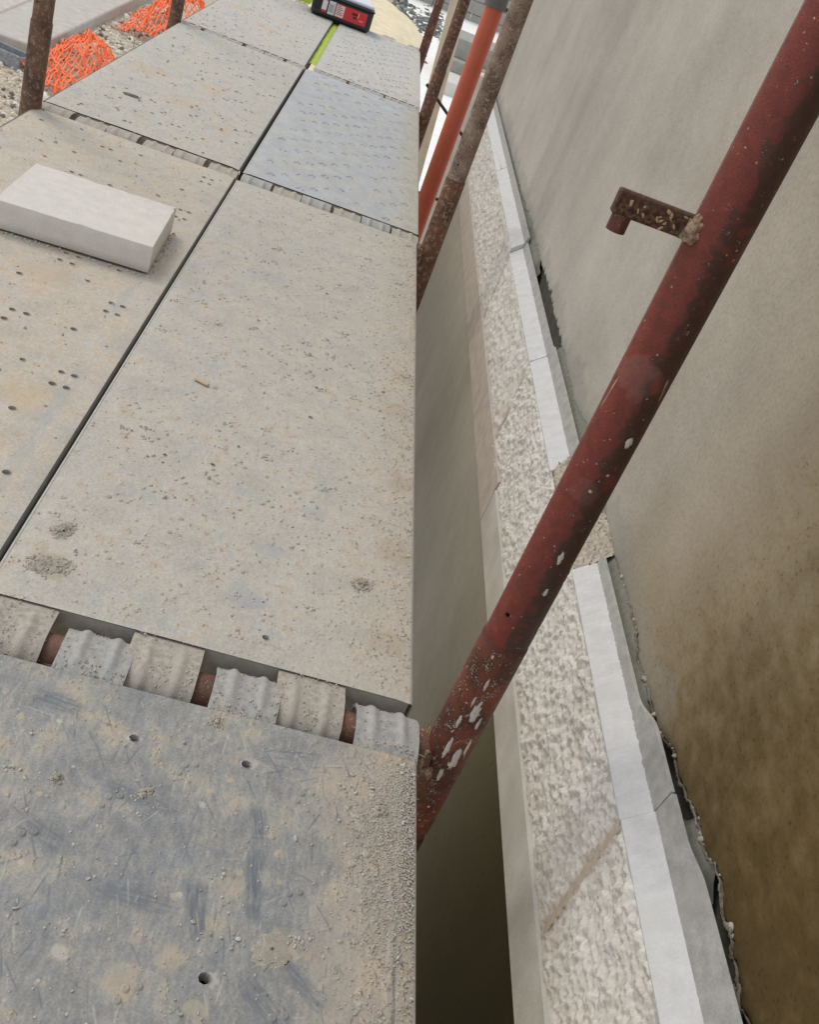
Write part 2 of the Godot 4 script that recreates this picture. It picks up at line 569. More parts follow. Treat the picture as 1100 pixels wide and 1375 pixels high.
# x1: right side, z0: near end, wid, len; face: material; holes in plank axes (x from -wid to 0, y from 0 (near) to len)
func plank(called: String, label: String, x1: float, z0: float, wid: float, len: float, face: Material, texlen: float, holes: Array, studs: Array, near_m: Material, far_m: Material, yaw := 0.0) -> Node3D:
	var t := thing(called, label, "scaffold plank", Vector3(x1, 0, z0), "steel planks of the scaffold deck")
	t.rotation.y = yaw
	var warp := noise(int(z0 * 100 + x1 * 17) + 5, 2.2, 2)
	var st := begin()
	var map := func(u: float, v: float, deep: float) -> Vector3:
		var e := 0.0011 * warp.get_noise_2d(u * 1.4, v) * sm(0.0, 0.03, -u) * sm(0.0, 0.03, wid + u)
		var rnd := 0.0
		if u > -0.004: rnd = (u + 0.004) * 0.5
		if u < -wid + 0.004: rnd = (-wid + 0.004 - u) * 0.5
		return Vector3(u, e - deep - rnd, -v)
	# v runs from the far end to the near one so that faces look up
	var flip := func(u: float, v: float, deep: float) -> Vector3: return map.call(u, len - v, deep)
	var hs := []
	for h in holes:
		hs.append(Vector3(h.x, len - h.y, h.z))
	# texture: u 0..1 across, v from the near end
	panel(st, -wid, 0, 0, len, 26, int(len / 0.0195), hs, flip, Vector2(1.0 / wid, -1.0 / texlen), 0.0012, 0.012)
	part("deck_sheet", done(st), face, t)
	# turned-down sides
	for sx in [[0.0, 1.0], [-wid, -1.0]]:
		var s2 := begin()
		var x: float = sx[0]
		var o: float = sx[1]
		var prof := [Vector2(x - 0.0025 * o, -0.001), Vector2(x + 0.0005 * o, -0.0022), Vector2(x + 0.0016 * o, -0.006), Vector2(x + 0.0016 * o, -0.056), Vector2(x - 0.012 * o, -0.0575)]
		for k in prof.size() - 1:
			var a: Vector2 = prof[k]
			var b: Vector2 = prof[k + 1]
			var n := 24
			for q in n:
				var za := -len * q / n
				var zb := -len * (q + 1) / n
				s2.set_smooth_group(0)
				if o > 0:
					quad(s2, Vector3(a.x, a.y, zb), Vector3(b.x, b.y, zb), Vector3(b.x, b.y, za), Vector3(a.x, a.y, za))
				else:
					quad(s2, Vector3(a.x, a.y, za), Vector3(b.x, b.y, za), Vector3(b.x, b.y, zb), Vector3(a.x, a.y, zb))
		part("side_flange", done(s2), mats.edge_metal if x1 > -0.4 else mats.edge_shaded, t)
	# end plates, set in a little, and, added so the holes look shaded, the underside
	var st3 := begin()
	box(st3, Transform3D(Basis.IDENTITY, Vector3(-wid / 2, -0.0295, -0.004)), Vector3(wid - 0.006, 0.052, 0.003), 0.0005)
	part("end_plate", done(st3), mats.end_plate, t)
	var st4 := begin()
	box(st4, Transform3D(Basis.IDENTITY, Vector3(-wid / 2, -0.0295, -len + 0.004)), Vector3(wid - 0.006, 0.052, 0.003), 0.0005)
	part("end_plate", done(st4), mats.end_plate, t)
	part("added_floor", box_mesh(Vector3(wid - 0.03, 0.002, len - 0.02), 0.0004), mats.hole_shade, t, Transform3D(Basis.IDENTITY, Vector3(-wid / 2, -0.048, -len / 2)))
	for hk in HOOK_A:
		part("hook", hook_a, near_m, t, Transform3D(Basis.IDENTITY, Vector3(hk[0] * wid / 0.508, 0, 0)))
	for hk in HOOK_B:
		part("hook", hook_b, far_m, t, Transform3D(Basis(Vector3.UP, PI), Vector3(hk[0] * wid / 0.508, 0, -len)))
	if studs.size():
		var st5 := begin()
		for s in studs:
			dome(st5, Vector3(s.x, 0.0002, -s.y), s.z, Vector2(s.x / wid, (s.y - len) / texlen))
		var o5 := part("studs", done(st5), face, t)
		o5.set_meta("kind", "stuff")
	return t

func dome(st: SurfaceTool, c: Vector3, r: float, uv: Vector2) -> void:
	# a little pierced crater: a raised ring with a sunk middle
	var n := 8
	var rr := [1.0, 0.72, 0.42, 0.0]
	var hy := [-0.0004, 0.0017, 0.0019, 0.0004]
	st.set_smooth_group(0)
	for k in n:
		var a0 := TAU * k / n
		var a1 := TAU * (k + 1) / n
		for q in 3:
			var p := func(a: float, z: int) -> Vector3: return c + Vector3(cos(a) * rr[z] * r, hy[z] * r / 0.0042, sin(a) * rr[z] * r)
			quad(st, p.call(a0, q), p.call(a1, q), p.call(a1, q + 1), p.call(a0, q + 1), uv, uv, uv, uv)

# three-dot bumps on the slanted lattice of the pressed sheet
func stud_lattice(wid: float, len: float, seed_: int, keep: float, r: float) -> Array:
	rng.seed = seed_
	var out := []
	for i in range(-40, 60):
		for j in range(-20, 40):
			var c := Vector2(-wid + 0.03, 0.03) + Vector2(0.036, 0.043) * i + Vector2(0.018, -0.125) * j
			if c.x < -wid + 0.035 or c.x > -0.035 or c.y < 0.03 or c.y > len - 0.03:
				continue
			if rng.randf() > keep:
				continue
			for d in [Vector2(0, 0.008), Vector2(-0.0075, -0.004), Vector2(0.0075, -0.004)]:
				if rng.randf() < 0.88:
					out.append(Vector3(c.x + d.x, c.y + d.y, r * rng.randf_range(0.75, 1.1)))
	return out

# ---------------------------------------------------------------- scaffold frames
func standard(st: SurfaceTool, c: Vector3, y0: float, y1: float, r: float, holes: Array) -> void:
	var map := func(u: float, v: float, deep: float) -> Vector3:
		var a := u / r
		return c + Vector3(cos(a) * (r - deep), v, sin(a) * (r - deep))
	var nv := maxi(2, int((y1 - y0) / 0.024))
	# downwards so that faces look out
	var fl := func(u: float, v: float, deep: float) -> Vector3: return map.call(u, y1 - v, deep)
	var hs := []
	for h in holes:
		hs.append(Vector3(h.x * r, y1 - h.y, h.z))
	panel(st, 0, TAU * r, 0, y1 - y0, 20, nv, hs, fl, Vector2(1.0 / (TAU * r), 1.0), 0.0, 0.003)

func frame(label: String, z: float, xr: float, xl: float, mr: Material, ml: Material, jr: float, jl: float, hole_a: float, top := 2.1, mlow: Material = null) -> Node3D:
	var t := thing("scaffold_frame", label, "scaffold frame", Vector3(0, GROUND, z), "frames that carry the deck")
	var up := -GROUND
	for q in [[xr, mr, jr, hole_a], [xl, ml, jl, 1.9]]:
		var c := Vector3(q[0], 0, 0)
		var j: float = up + q[2]
		var r0 := 0.0253 if mlow and q[0] == xr else 0.0242
		var r1 := 0.0271 if mlow and q[0] == xr else 0.0262
		var st := begin()
		standard(st, c, 0.01, j, r1, [])
		st.set_smooth_group(1)
		# rolled end of the socket
		for k in 20:
			var a0 := TAU * k / 20
			var a1 := TAU * (k + 1) / 20
			var d0 := Vector3(cos(a0), 0, sin(a0))
			var d1 := Vector3(cos(a1), 0, sin(a1))
			quad(st, c + d0 * (r0 + 0.0002) + Vector3(0, j + 0.004, 0), c + d1 * (r0 + 0.0002) + Vector3(0, j + 0.004, 0), c + d1 * (r1 + 0.0001) + Vector3(0, j, 0), c + d0 * (r1 + 0.0001) + Vector3(0, j, 0))
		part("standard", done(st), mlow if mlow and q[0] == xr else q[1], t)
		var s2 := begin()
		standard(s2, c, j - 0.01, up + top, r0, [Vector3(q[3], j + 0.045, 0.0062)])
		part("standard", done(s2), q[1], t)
	var s3 := begin()
	bar(s3, Vector3(xl + 0.02, up - 0.028, 0), Vector3(xr - 0.02, up - 0.028, 0), 0.0242, 20, false)
	part("transom", done(s3), mats.rust_bar, t)
	for x in [xr - 0.027, xl + 0.027]:
		part("weld", lump(int(x * 100) + 3, 0.018, 0.034, 0.031, 0.35, 28, 16, 1.4), mats.weld, t, Transform3D(Basis.IDENTITY, Vector3(x, up - 0.040, 0)))
	return t

# ---------------------------------------------------------------- wall
var stucco_edge := [Vector2(-1.2, 0.15), Vector2(-0.43, 0.15), Vector2(-0.42, 0.15), Vector2(-0.412, 0.147), Vector2(-0.4, 0.142), Vector2(-0.374, 0.155), Vector2(-0.361, 0.149), Vector2(-0.356, 0.158), Vector2(-0.347, 0.16), Vector2(-0.327, 0.152), Vector2(-0.312, 0.157), Vector2(-0.3, 0.162), Vector2(-0.28, 0.162), Vector2(-0.256, 0.151), Vector2(-0.23, 0.156), Vector2(-0.219, 0.154), Vector2(-0.193, 0.15), Vector2(-0.157, 0.142), Vector2(-0.126, 0.147), Vector2(-0.107, 0.138), Vector2(-0.07, 0.127), Vector2(-0.042, 0.129), Vector2(0.037, 0.125), Vector2(0.07, 0.138), Vector2(0.107, 0.137), Vector2(0.156, 0.134), Vector2(0.26, 0.131), Vector2(0.577, 0.147), Vector2(0.72, 0.128), Vector2(0.9, 0.133), Vector2(1.264, 0.139), Vector2(1.735, 0.137), Vector2(2.01, 0.127), Vector2(2.593, 0.125), Vector2(2.959, 0.104), Vector2(3.262, 0.109), Vector2(3.7, 0.109)]
func along(line: Array, s: float) -> float:
	for k in line.size() - 1:
		if s <= line[k + 1].x:
			return lerpf(line[k].y, line[k + 1].y, clampf((s - line[k].x) / (line[k + 1].x - line[k].x), 0.0, 1.0))
	return line[-1].y

# render of the wall: pale grey with sweeps of the float, a brown stain that spreads towards the near end; the lower wall also has painted shade
func render_face(w: int, h: int, s0: float, s1: float, y0: float, y1: float, lower: bool) -> StandardMaterial3D:
	var big := noise_bytes(301, w, h, 1.0 / 170.0, 4)
	var mid := noise_bytes(302, w, h, 1.0 / 16.0, 4)
	var fine := noise_bytes(303, w, h, 0.33, 2)
	var n := noise(304, 1.0, 4)
	var drip := noise(305, 1.0, 3)
	var out := PackedByteArray()
	out.resize(w * h * 3)
	var hh := PackedByteArray()
	hh.resize(w * h)
	var grey := Color8(184, 178, 169)
	var warm := Color8(171, 162, 147)
	var brown := Color8(132, 113, 80)
	var deep := Color8(86, 69, 40)
	for y in h:
		var yy := lerpf(y0, y1, float(y) / h)
		for x in w:
			var i := y * w + x
			var s := lerpf(s0, s1, float(x) / w)
			var b := big[i] / 255.0
			var m := mid[i] / 255.0
			var f := fine[i] / 255.0
			# upright sweeps, leaning a little
			var st := drip.get_noise_2d((s + yy * 0.22) * 5.0, yy * 0.7)
			var st2 := drip.get_noise_2d((s + yy * 0.06) * 26.0 + 9.0, yy * 2.4)
			var c: Color
			var stain: float
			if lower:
				stain = sm(1.2, -0.3, s + (b - 0.5) * 0.25)  # olive stain mixed with painted shade, stronger towards the near end
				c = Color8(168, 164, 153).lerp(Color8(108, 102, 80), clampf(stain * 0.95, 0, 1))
				c = c.lerp(Color8(52, 46, 26), clampf(sm(0.75, -0.15, s) * 1.0, 0, 1))  # near end darkened further to paint the shade below the deck
			else:
				var sp := s + 0.5 * (yy - 0.25) + (b - 0.5) * 0.10 + st2 * 0.05
				stain = sm(0.30, -0.30, sp)
				c = grey.lerp(warm, clampf(sm(1.1, 0.05, s + (b - 0.5) * 0.6) * 0.75 + st * 0.25, 0, 1))
				c = c.lerp(brown, clampf(stain * 0.95 + (m - 0.5) * 0.3 * stain + st2 * 0.10 * stain, 0, 1))
				c = c.lerp(deep, clampf(sm(0.0, -0.46, sp) * 0.95 + (m - 0.5) * 0.55 * stain + st2 * 0.26 * stain, 0, 0.92))
				# grey slurry smeared along the foot of the render
				var ed := 0.17 + 0.03 * n.get_noise_2d(s * 6.0, 3.0) + 0.018 * n.get_noise_2d(s * 30.0, 9.0)
				var sl := (1.0 - smoothstep(ed - 0.012, ed + 0.008, yy)) * sm(-0.13, -0.06, s)
				c = c.lerp(Color8(150, 149, 142), sl * 0.38)
			var br := 0.97 + 0.06 * f + (m - 0.5) * 0.05 + (b - 0.5) * 0.10 + st * (0.02 if lower else 0.05)
			if f > 0.88 and m > 0.52:
				br *= 0.92
			if stain > 0.4 and f > 0.8 and m > 0.5:
				br *= 0.8
			out[i * 3] = int(clampf(c.r * br * 255, 0, 255))
			out[i * 3 + 1] = int(clampf(c.g * br * 255, 0, 255))
			out[i * 3 + 2] = int(clampf(c.b * br * 255, 0, 255))
			hh[i] = int(clampf(110 + (f - 0.5) * 26 + (m - 0.5) * 24 + st2 * (0 if lower else 10) + (40.0 * (f - 0.7) if f > 0.7 else 0.0), 0, 255))
	var mt := textured(tex(w, h, out), tex(w, h, hh, Image.FORMAT_L8), 0.2, 0.92, 0.0, 0.3)
	if not lower:
		# sand grain of the coat, finer than the sheet above
		var g := 640
		var a1 := noise_bytes(306, g, g, 0.30, 2)
		var a2 := noise_bytes(307, g, g, 0.09, 3)
		var gr := PackedByteArray()
		gr.resize(g * g * 3)
		for i in g * g:
			var q: float = a1[i] / 255.0 * 0.6 + a2[i] / 255.0 * 0.4
			var k := 1.0 - 0.15 * clampf((q - 0.52) * 3.2, 0.0, 1.0) + 0.04 * (a1[i] / 255.0 - 0.5)
			gr[i * 3] = int(clampf(k * 252, 0, 255))
			gr[i * 3 + 1] = int(clampf(k * 252, 0, 255))
			gr[i * 3 + 2] = int(clampf(k * 251, 0, 255))
		mt.detail_enabled = true
		mt.detail_albedo = tex(g, g, gr)
		mt.detail_blend_mode = BaseMaterial3D.BLEND_MODE_MUL
		mt.detail_uv_layer = BaseMaterial3D.DETAIL_UV_2
	return mt

func rough_face(s0: float, s1: float, y0: float, y1: float, step: float, seed_: int) -> ArrayMesh:
	var cell := noise(900, 1.0)
	cell.noise_type = FastNoiseLite.TYPE_CELLULAR
	cell.cellular_return_type = FastNoiseLite.RETURN_DISTANCE
	cell.cellular_jitter = 1.0
	var n1 := noise(901, 1.0, 3)
	var n2 := noise(seed_, 1.0, 3)
	var nu := int((s1 - s0) / step)
	var nv := int((y1 - y0) / step)
	var rel := func(s: float, y: float) -> float:
		# bites of the bush hammer, drawn out a little on a slant
		var u := s * 0.83 + y * 0.55
		var v := -s * 0.55 + y * 0.83
		u += 0.005 * n1.get_noise_2d(s * 45, y * 45)
		v += 0.005 * n1.get_noise_2d(s * 45 + 50, y * 45)
		var c := cell.get_noise_2d(u * 80, v * 100) + 1.0
		return 0.0085 * minf(c * 1.35, 1.0) * (0.8 + 0.6 * n1.get_noise_2d(u * 20, v * 20)) + 0.0024 * n1.get_noise_2d(u * 150, v * 150) + 0.0030 * n2.get_noise_2d(s * 9, y * 9)
	return grid(nu, nv, func(i, j):
		var s: float = s0 + (s1 - s0) * i / nu
		var y: float = y0 + (y1 - y0) * j / nv
		var e: float = sm(0.0, 0.007, minf(y - y0, y1 - y)) * sm(0.0, 0.012, minf(s - s0, s1 - s))
		var r: float = rel.call(s, y)
		return W(s, 0.2015 - (r - 0.0030) * e, y), 
		func(i, j): return Vector2(s0 + (s1 - s0) * i / nu, y0 + (y1 - y0) * j / nv) * 4.0,
		func(i, j):
			var s: float = s0 + (s1 - s0) * i / nu
			var y: float = y0 + (y1 - y0) * j / nv
			var k: float = 0.5 + 0.5 * n2.get_noise_2d(s * 7 + 3, y * 7) + 0.35 * n1.get_noise_2d(s * 90, y * 90)
			var jt := 1.0
			for q in [-0.185, 0.947, 1.602]:
				jt = minf(jt, absf(s - q + 0.004 * n1.get_noise_2d(y * 30, 3)) / 0.016)
			return Color(0.84, 0.81, 0.765).lerp(Color(0.72, 0.67, 0.60), clampf(k, 0, 1)).lerp(Color(0.50, 0.42, 0.33), 0.6 * (1.0 - sm(0.3, 1.0, jt))))

# a dressed moulding drawn along the wall: points (n, y), with chipped edges
func moulding(prof: Array, s0: float, s1: float, step: float, seed_: int, chip: float, lift = null) -> ArrayMesh:
	var nz := noise(seed_, 1.0, 4)
	var nu := maxi(2, int((s1 - s0) / step))
	var np := prof.size()
	var st := begin()
	var at := func(i: int, k: int) -> Vector3:
		var s: float = s0 + (s1 - s0) * i / nu
		var p: Vector2 = prof[k]
		var q := nz.get_noise_2d(s * 26.0, k * 5.3)
		var q2 := nz.get_noise_2d(s * 190.0, k * 5.3 + 40.0)
		var d := chip * (0.12 * q + 0.4 * q2 + 2.2 * maxf(0.0, q - 0.42)) * (2.0 if absf(p.x - 0.227) < 0.0005 else 1.0)
		if k == 0 or k == np - 1:
			d = 0.0
		var up: float = lift.call(s) if lift != null and (k == 2 or k == 3) else 0.0
		return W(s, p.x + maxf(d, -chip * 0.4) * 0.5, p.y + up - maxf(d, -chip * 0.3) * 0.7)
	for k in np - 1:
		st.set_smooth_group(k)
		for i in nu:
			var u0: float = (s0 + (s1 - s0) * i / nu) * 4.0
			var u1: float = (s0 + (s1 - s0) * (i + 1) / nu) * 4.0
			var v0: float = prof[k].y * 4.0
			var v1: float = v0 + prof[k].distance_to(prof[k + 1]) * 4.0
			quad(st, at.call(i, k), at.call(i + 1, k), at.call(i + 1, k + 1), at.call(i, k + 1), Vector2(u0, v0), Vector2(u1, v0), Vector2(u1, v1), Vector2(u0, v1))
	# ends
	for e in [0, nu]:
		st.set_smooth_group(-1)
		for k in range(1, np - 1):
			var tri := [at.call(e, 0), at.call(e, k), at.call(e, k + 1)]
			if e == nu:
				tri.reverse()
			for p in tri:
				st.set_uv(Vector2(p.x, p.y) * 4.0)
				st.add_vertex(p)
	return done(st)

func build_wall() -> void:
	var t := thing("rendered_wall", "grey rendered wall with brown stain above white dressed stone plinth", "wall")
	# upper render: a coat 17 mm thick whose foot is ragged
	var s0 := -1.2
	var s1 := 3.62
	var nu := 1100
	var rag := noise(410, 1.0, 4)
	var rows := [Vector2(0.0, 0.017), Vector2(0.0, 0.004), Vector2(0.0015, 0.001), Vector2(0.005, 0.0), Vector2(0.012, 0.0), Vector2(0.03, 0.0), Vector2(0.08, 0.0), Vector2(0.2, 0), Vector2(0.5, 0), Vector2(1.1, 0), Vector2(1.9, 0)]
	var bump := noise(411, 1.0, 3)
	var foot := PackedFloat32Array()
	for i in nu + 1:
		var s := s0 + (s1 - s0) * i / nu
		var e := along(stucco_edge, s)
		e += 0.0035 * rag.get_noise_2d(s * 40, 0) + 0.0025 * rag.get_noise_2d(s * 130, 5)
		if s > 0.75:
			# torn by the brush: upright teeth
			e += 0.018 * maxf(0.0, rag.get_noise_2d(s * 26, 11)) * sm(0.75, 1.2, s) + 0.014 * maxf(0.0, rag.get_noise_2d(s * 60, 17)) * sm(0.75, 1.2, s)
		foot.append(e)
	var pos := func(i: int, j: int) -> Vector3:
		var s: float = s0 + (s1 - s0) * i / nu
		var r: Vector2 = rows[j]
		var y: float = foot[i] + r.x if r.x < 0.3 else 0.13 + r.x
		var thick: float = r.y
		if j > 0:
			thick += 0.0018 * bump.get_noise_2d(s * 5, y * 5) + 0.0016 * (1.0 - sm(0.0, 0.02, r.x)) * rag.get_noise_2d(s * 55, y * 55)
		return W(s, 0.245 + thick, y)
	var uvf := func(i: int, j: int) -> Vector2:
		var s: float = s0 + (s1 - s0) * i / nu
		var r: Vector2 = rows[j]
		var y: float = foot[i] + r.x if r.x < 0.3 else 0.13 + r.x
		return Vector2((s + 0.7) / 4.4, clampf((y - 0.08) / 1.1, 0.0, 2.0))
	part("render_coat", grid(nu, rows.size() - 1, pos, uvf, null, 0.5), render_face(1650, 640, -0.7, 3.7, 0.08, 1.18, false), t)
	# pale broken lip of the coat
	part("broken_lip", grid(420, 3, func(i, j):
		var s: float = lerpf(-0.75, 0.12, i / 420.0)
		var k := int((s - s0) / (s1 - s0) * nu)
		var q: Vector2 = [Vector2(-0.002, 0.018), Vector2(-0.0028, 0.006), Vector2(-0.001, -0.0006), Vector2(0.0016 + 0.0016 * rag.get_noise_2d(s * 90, 3), -0.0008)][j]
		var lift: float = maxf(0.0, rag.get_noise_2d(s * 22, 31) - 0.1)
		return W(s, 0.2452 + q.y - 0.006 * lift, foot[k] + q.x * (1.0 + 2.5 * lift) + 0.0008 * rag.get_noise_2d(s * 160, j * 4.0))), mats.lip, t)
	# what the coat lies on
	var st := begin()
	box(st, Transform3D(Basis(WN, Vector3.UP, -WD), W(1.2, 0.262 + 0.15, 0.9) - Vector3(0, RISE * 1.2, 0)), Vector3(0.3, 2.26, 4.82), 0.003)
	part("wall_core", done(st), mats.mortar_grey, t)
	# lower wall
	var pl := func(i: int, j: int) -> Vector3:
		var s: float = s1 - 0.02 + (s0 - s1) * (1.0 - float(i) / 120)
		var y: float = lerpf(GROUND - 0.1, -0.16, float(j) / 40)
		return W(s, 0.236 + 0.003 * bump.get_noise_2d(s * 3, y * 3), y - RISE * s * 0.0)
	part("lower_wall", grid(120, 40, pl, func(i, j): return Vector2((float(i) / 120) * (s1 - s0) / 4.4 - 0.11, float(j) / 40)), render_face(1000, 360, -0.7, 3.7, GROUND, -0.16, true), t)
	# end of the wall round the corner
	var se := begin()
	quad(se, W(s1 - 0.03, 0.24, GROUND), W(s1 - 0.03, 0.24, -0.1), W(s1 - 0.03, 0.9, -0.1), W(s1 - 0.03, 0.9, GROUND))
	part("wall_end", done(se), mats.mortar_grey, t)
	# plinth stones: dressed face, bevel and upright fillet
	var joints := [[-1.1, -0.186, true, 0.094, 0], [-0.1845, 0.253, true, 0.092, 1], [0.257, 0.945, false, 0.084, 2], [0.949, 1.60, true, 0.083, 3], [1.604, 2.35, true, 0.096, 4], [2.354, 3.4, true, 0.096, 5]]
	for q in joints:
		var a: float = q[0]
		var b: float = q[1]
		var top: float = q[3]
		var st2 := begin()
		var bot := -0.117 if a < 0.9 else -0.102
		# the body behind the faces
		box(st2, Transform3D(Basis(WN, Vector3.UP + WD * RISE, -WD), W((a + b) / 2, 0.235, (top + bot) / 2)), Vector3(0.05, top - bot + 0.01, b - a), 0.001)
		var stone := part("plinth_stone", done(st2), mats.stone_smooth, t)
		part("dressed_face", rough_face(maxf(a, -0.56), b, bot, top, 0.0022 if a < 0.9 else 0.0045, 920 + q[4]), mats.stone_rough, stone)
		var c0: float = maxf(a, -0.9)
		var pro := [Vector2(0.203, top - 0.012), Vector2(0.1992, top - 0.0005), Vector2(0.227, top + 0.0235), Vector2(0.2295, top + 0.058 + (0.004 if a < -0.1 else -0.012)), Vector2(0.2345, top + 0.059 + (0.004 if a < -0.1 else -0.012)), Vector2(0.2355, top - 0.01)]
		if a > 0.9:
			pro[3].y = top + 0.040
			pro[4].y = top + 0.041
		if q[4] == 1:
			pro[3] = Vector2(0.2285, top + 0.037)
			pro[4] = Vector2(0.2325, top + 0.038)
		var step := 0.003 if a < 0.9 else 0.01
		var from := 0.525 if q[4] == 2 else c0
		var to: float = b - 0.008 if q[4] == 1 else b
		var rough: float = [0.0005, 0.0022, 0.0011, 0.0011, 0.0012, 0.0012][q[4]]
		part("bevel", moulding([Vector2(0.215, top - 0.014), pro[0], pro[1], pro[2], Vector2(0.235, top + 0.0232)], from, to, step, 940 + q[4], rough), mats.stone_bevel, stone)
		part("fillet", moulding([Vector2(0.2262, top + 0.012), Vector2(0.2264, top + 0.0225), pro[3], pro[4], pro[5]], from, to, step, 960 + q[4], 0.0022 if q[4] != 0 else 0.001, func(s): return 0.019 * sm(-0.03, -0.10, s) if q[4] == 1 else 0.009 * sm(-0.24, -0.30, s) - 0.009 if q[4] == 0 else 0.0), mats.stone_fillet, stone)
		if q[4] == 2:
			# where the bevel is broken off: rough mortar
			var nz := noise(77, 1.0, 4)
			part("broken_bed", grid(110, 40, func(i, j):
				var s: float = lerpf(a - 0.013, 0.535, i / 110.0)
				var k: float = j / 40.0
				var n: float = lerpf(0.203, 0.250, k)
				var y: float = lerpf(top - 0.010, top + 0.054, pow(k, 0.55))
				return W(s, n + 0.005 * nz.get_noise_2d(s * 90, k * 7), y + 0.008 * nz.get_noise_2d(s * 90 + 9, k * 7))), mats.mortar_sand, stone)
	# a brown line of old mortar along the joints of the rough stones
	for s in [-0.185, 0.947, 1.602]:
		var nz := noise(int(s * 50) + 60, 1.0, 3)
		part("joint_mortar", grid(4, 40, func(i, j):
			var y: float = lerpf(-0.112, 0.088, j / 40.0)
			var ss: float = s + (i - 2) * 0.0030 + 0.004 * nz.get_noise_2d(y * 25, 2)
			return W(ss, 0.2012 - (0.0012 if i == 2 else 0.0 if i == 0 or i == 4 else 0.001) + 0.0025 * nz.get_noise_2d(y * 120, i * 3.0), y)), mats.mortar_brown, t)
	# lower strip of smooth stones
	for q in [[-1.1, 0.768, 0], [0.772, 1.75, 1], [1.754, 2.6, 1], [2.604, 3.4, 1]]:
		var bot := -0.199
		var top := -0.116 if q[0] < 0.7 else -0.100
		var st3 := begin()
		var nz := noise(int(q[0] * 40) + 300, 1.0, 3)
		var a: float = q[0]
		var b: float = q[1]
		var prof := [Vector2(0.236, bot + 0.002), Vector2(0.2, bot), Vector2(0.197, bot + 0.004), Vector2(0.197, top - 0.003), Vector2(0.2005, top + 0.001), Vector2(0.236, top)]
		part("strip_stone", moulding(prof, a, b, 0.008, 950 + int(a * 10), 0.0012), mats.stone_strip if q[2] == 0 else mats.stone_strip_far, t)
	for q in [[-0.415, -0.372], [-0.298, -0.192], [-0.07, 0.31], [0.295, 0.99], [1.42, 3.35]]:
		part("mortar_bed", grid(int((q[1] - q[0]) * 160), 5, func(i, j):
			var s: float = lerpf(q[0], q[1], i / float(int((q[1] - q[0]) * 160)))
			var k: float = j / 5.0
			var f: float = foot[clampi(int((s - s0) / (s1 - s0) * nu), 0, nu)]
			var e := smoothstep(0.0, minf(0.05, (q[1] - q[0]) * 0.3), minf(s - q[0], q[1] - s))
			return W(s, lerpf(0.2348, 0.2475, k) + 0.006 * (1.0 - e), lerpf(0.112, f + 0.004, k) - 0.03 * (1.0 - e) + 0.003 * rag.get_noise_2d(s * 45, k * 4))), mats.mortar_olive, t)
	# crumbs of render along the torn foot
	rng.seed = 51
	var xf := []
	var cols := []
	for k in 170:
		var s := rng.randf_range(-0.45, 0.2) if k < 150 else rng.randf_range(0.2, 3.2)
		var r := rng.randf_range(0.0012, 0.0042)
		if rng.randf() < 0.08:
			r *= 1.8
		var i := clampi(int((s - s0) / (s1 - s0) * nu), 0, nu)
		xf.append(Transform3D(Basis.from_euler(Vector3(rng.randf(), rng.randf(), rng.randf()) * 6.0).scaled_local(Vector3(r, r * rng.randf_range(0.6, 1.6), r)), W(s, 0.246 + rng.randf() * 0.012, foot[i] + rng.randf_range(-0.001, 0.003))))
		cols.append(Color(0.30, 0.26, 0.20).lerp(Color(0.46, 0.42, 0.36), rng.randf()))
	scatter("render_crumbs", pebble(8, 7), mats.tinted, xf, cols, t)

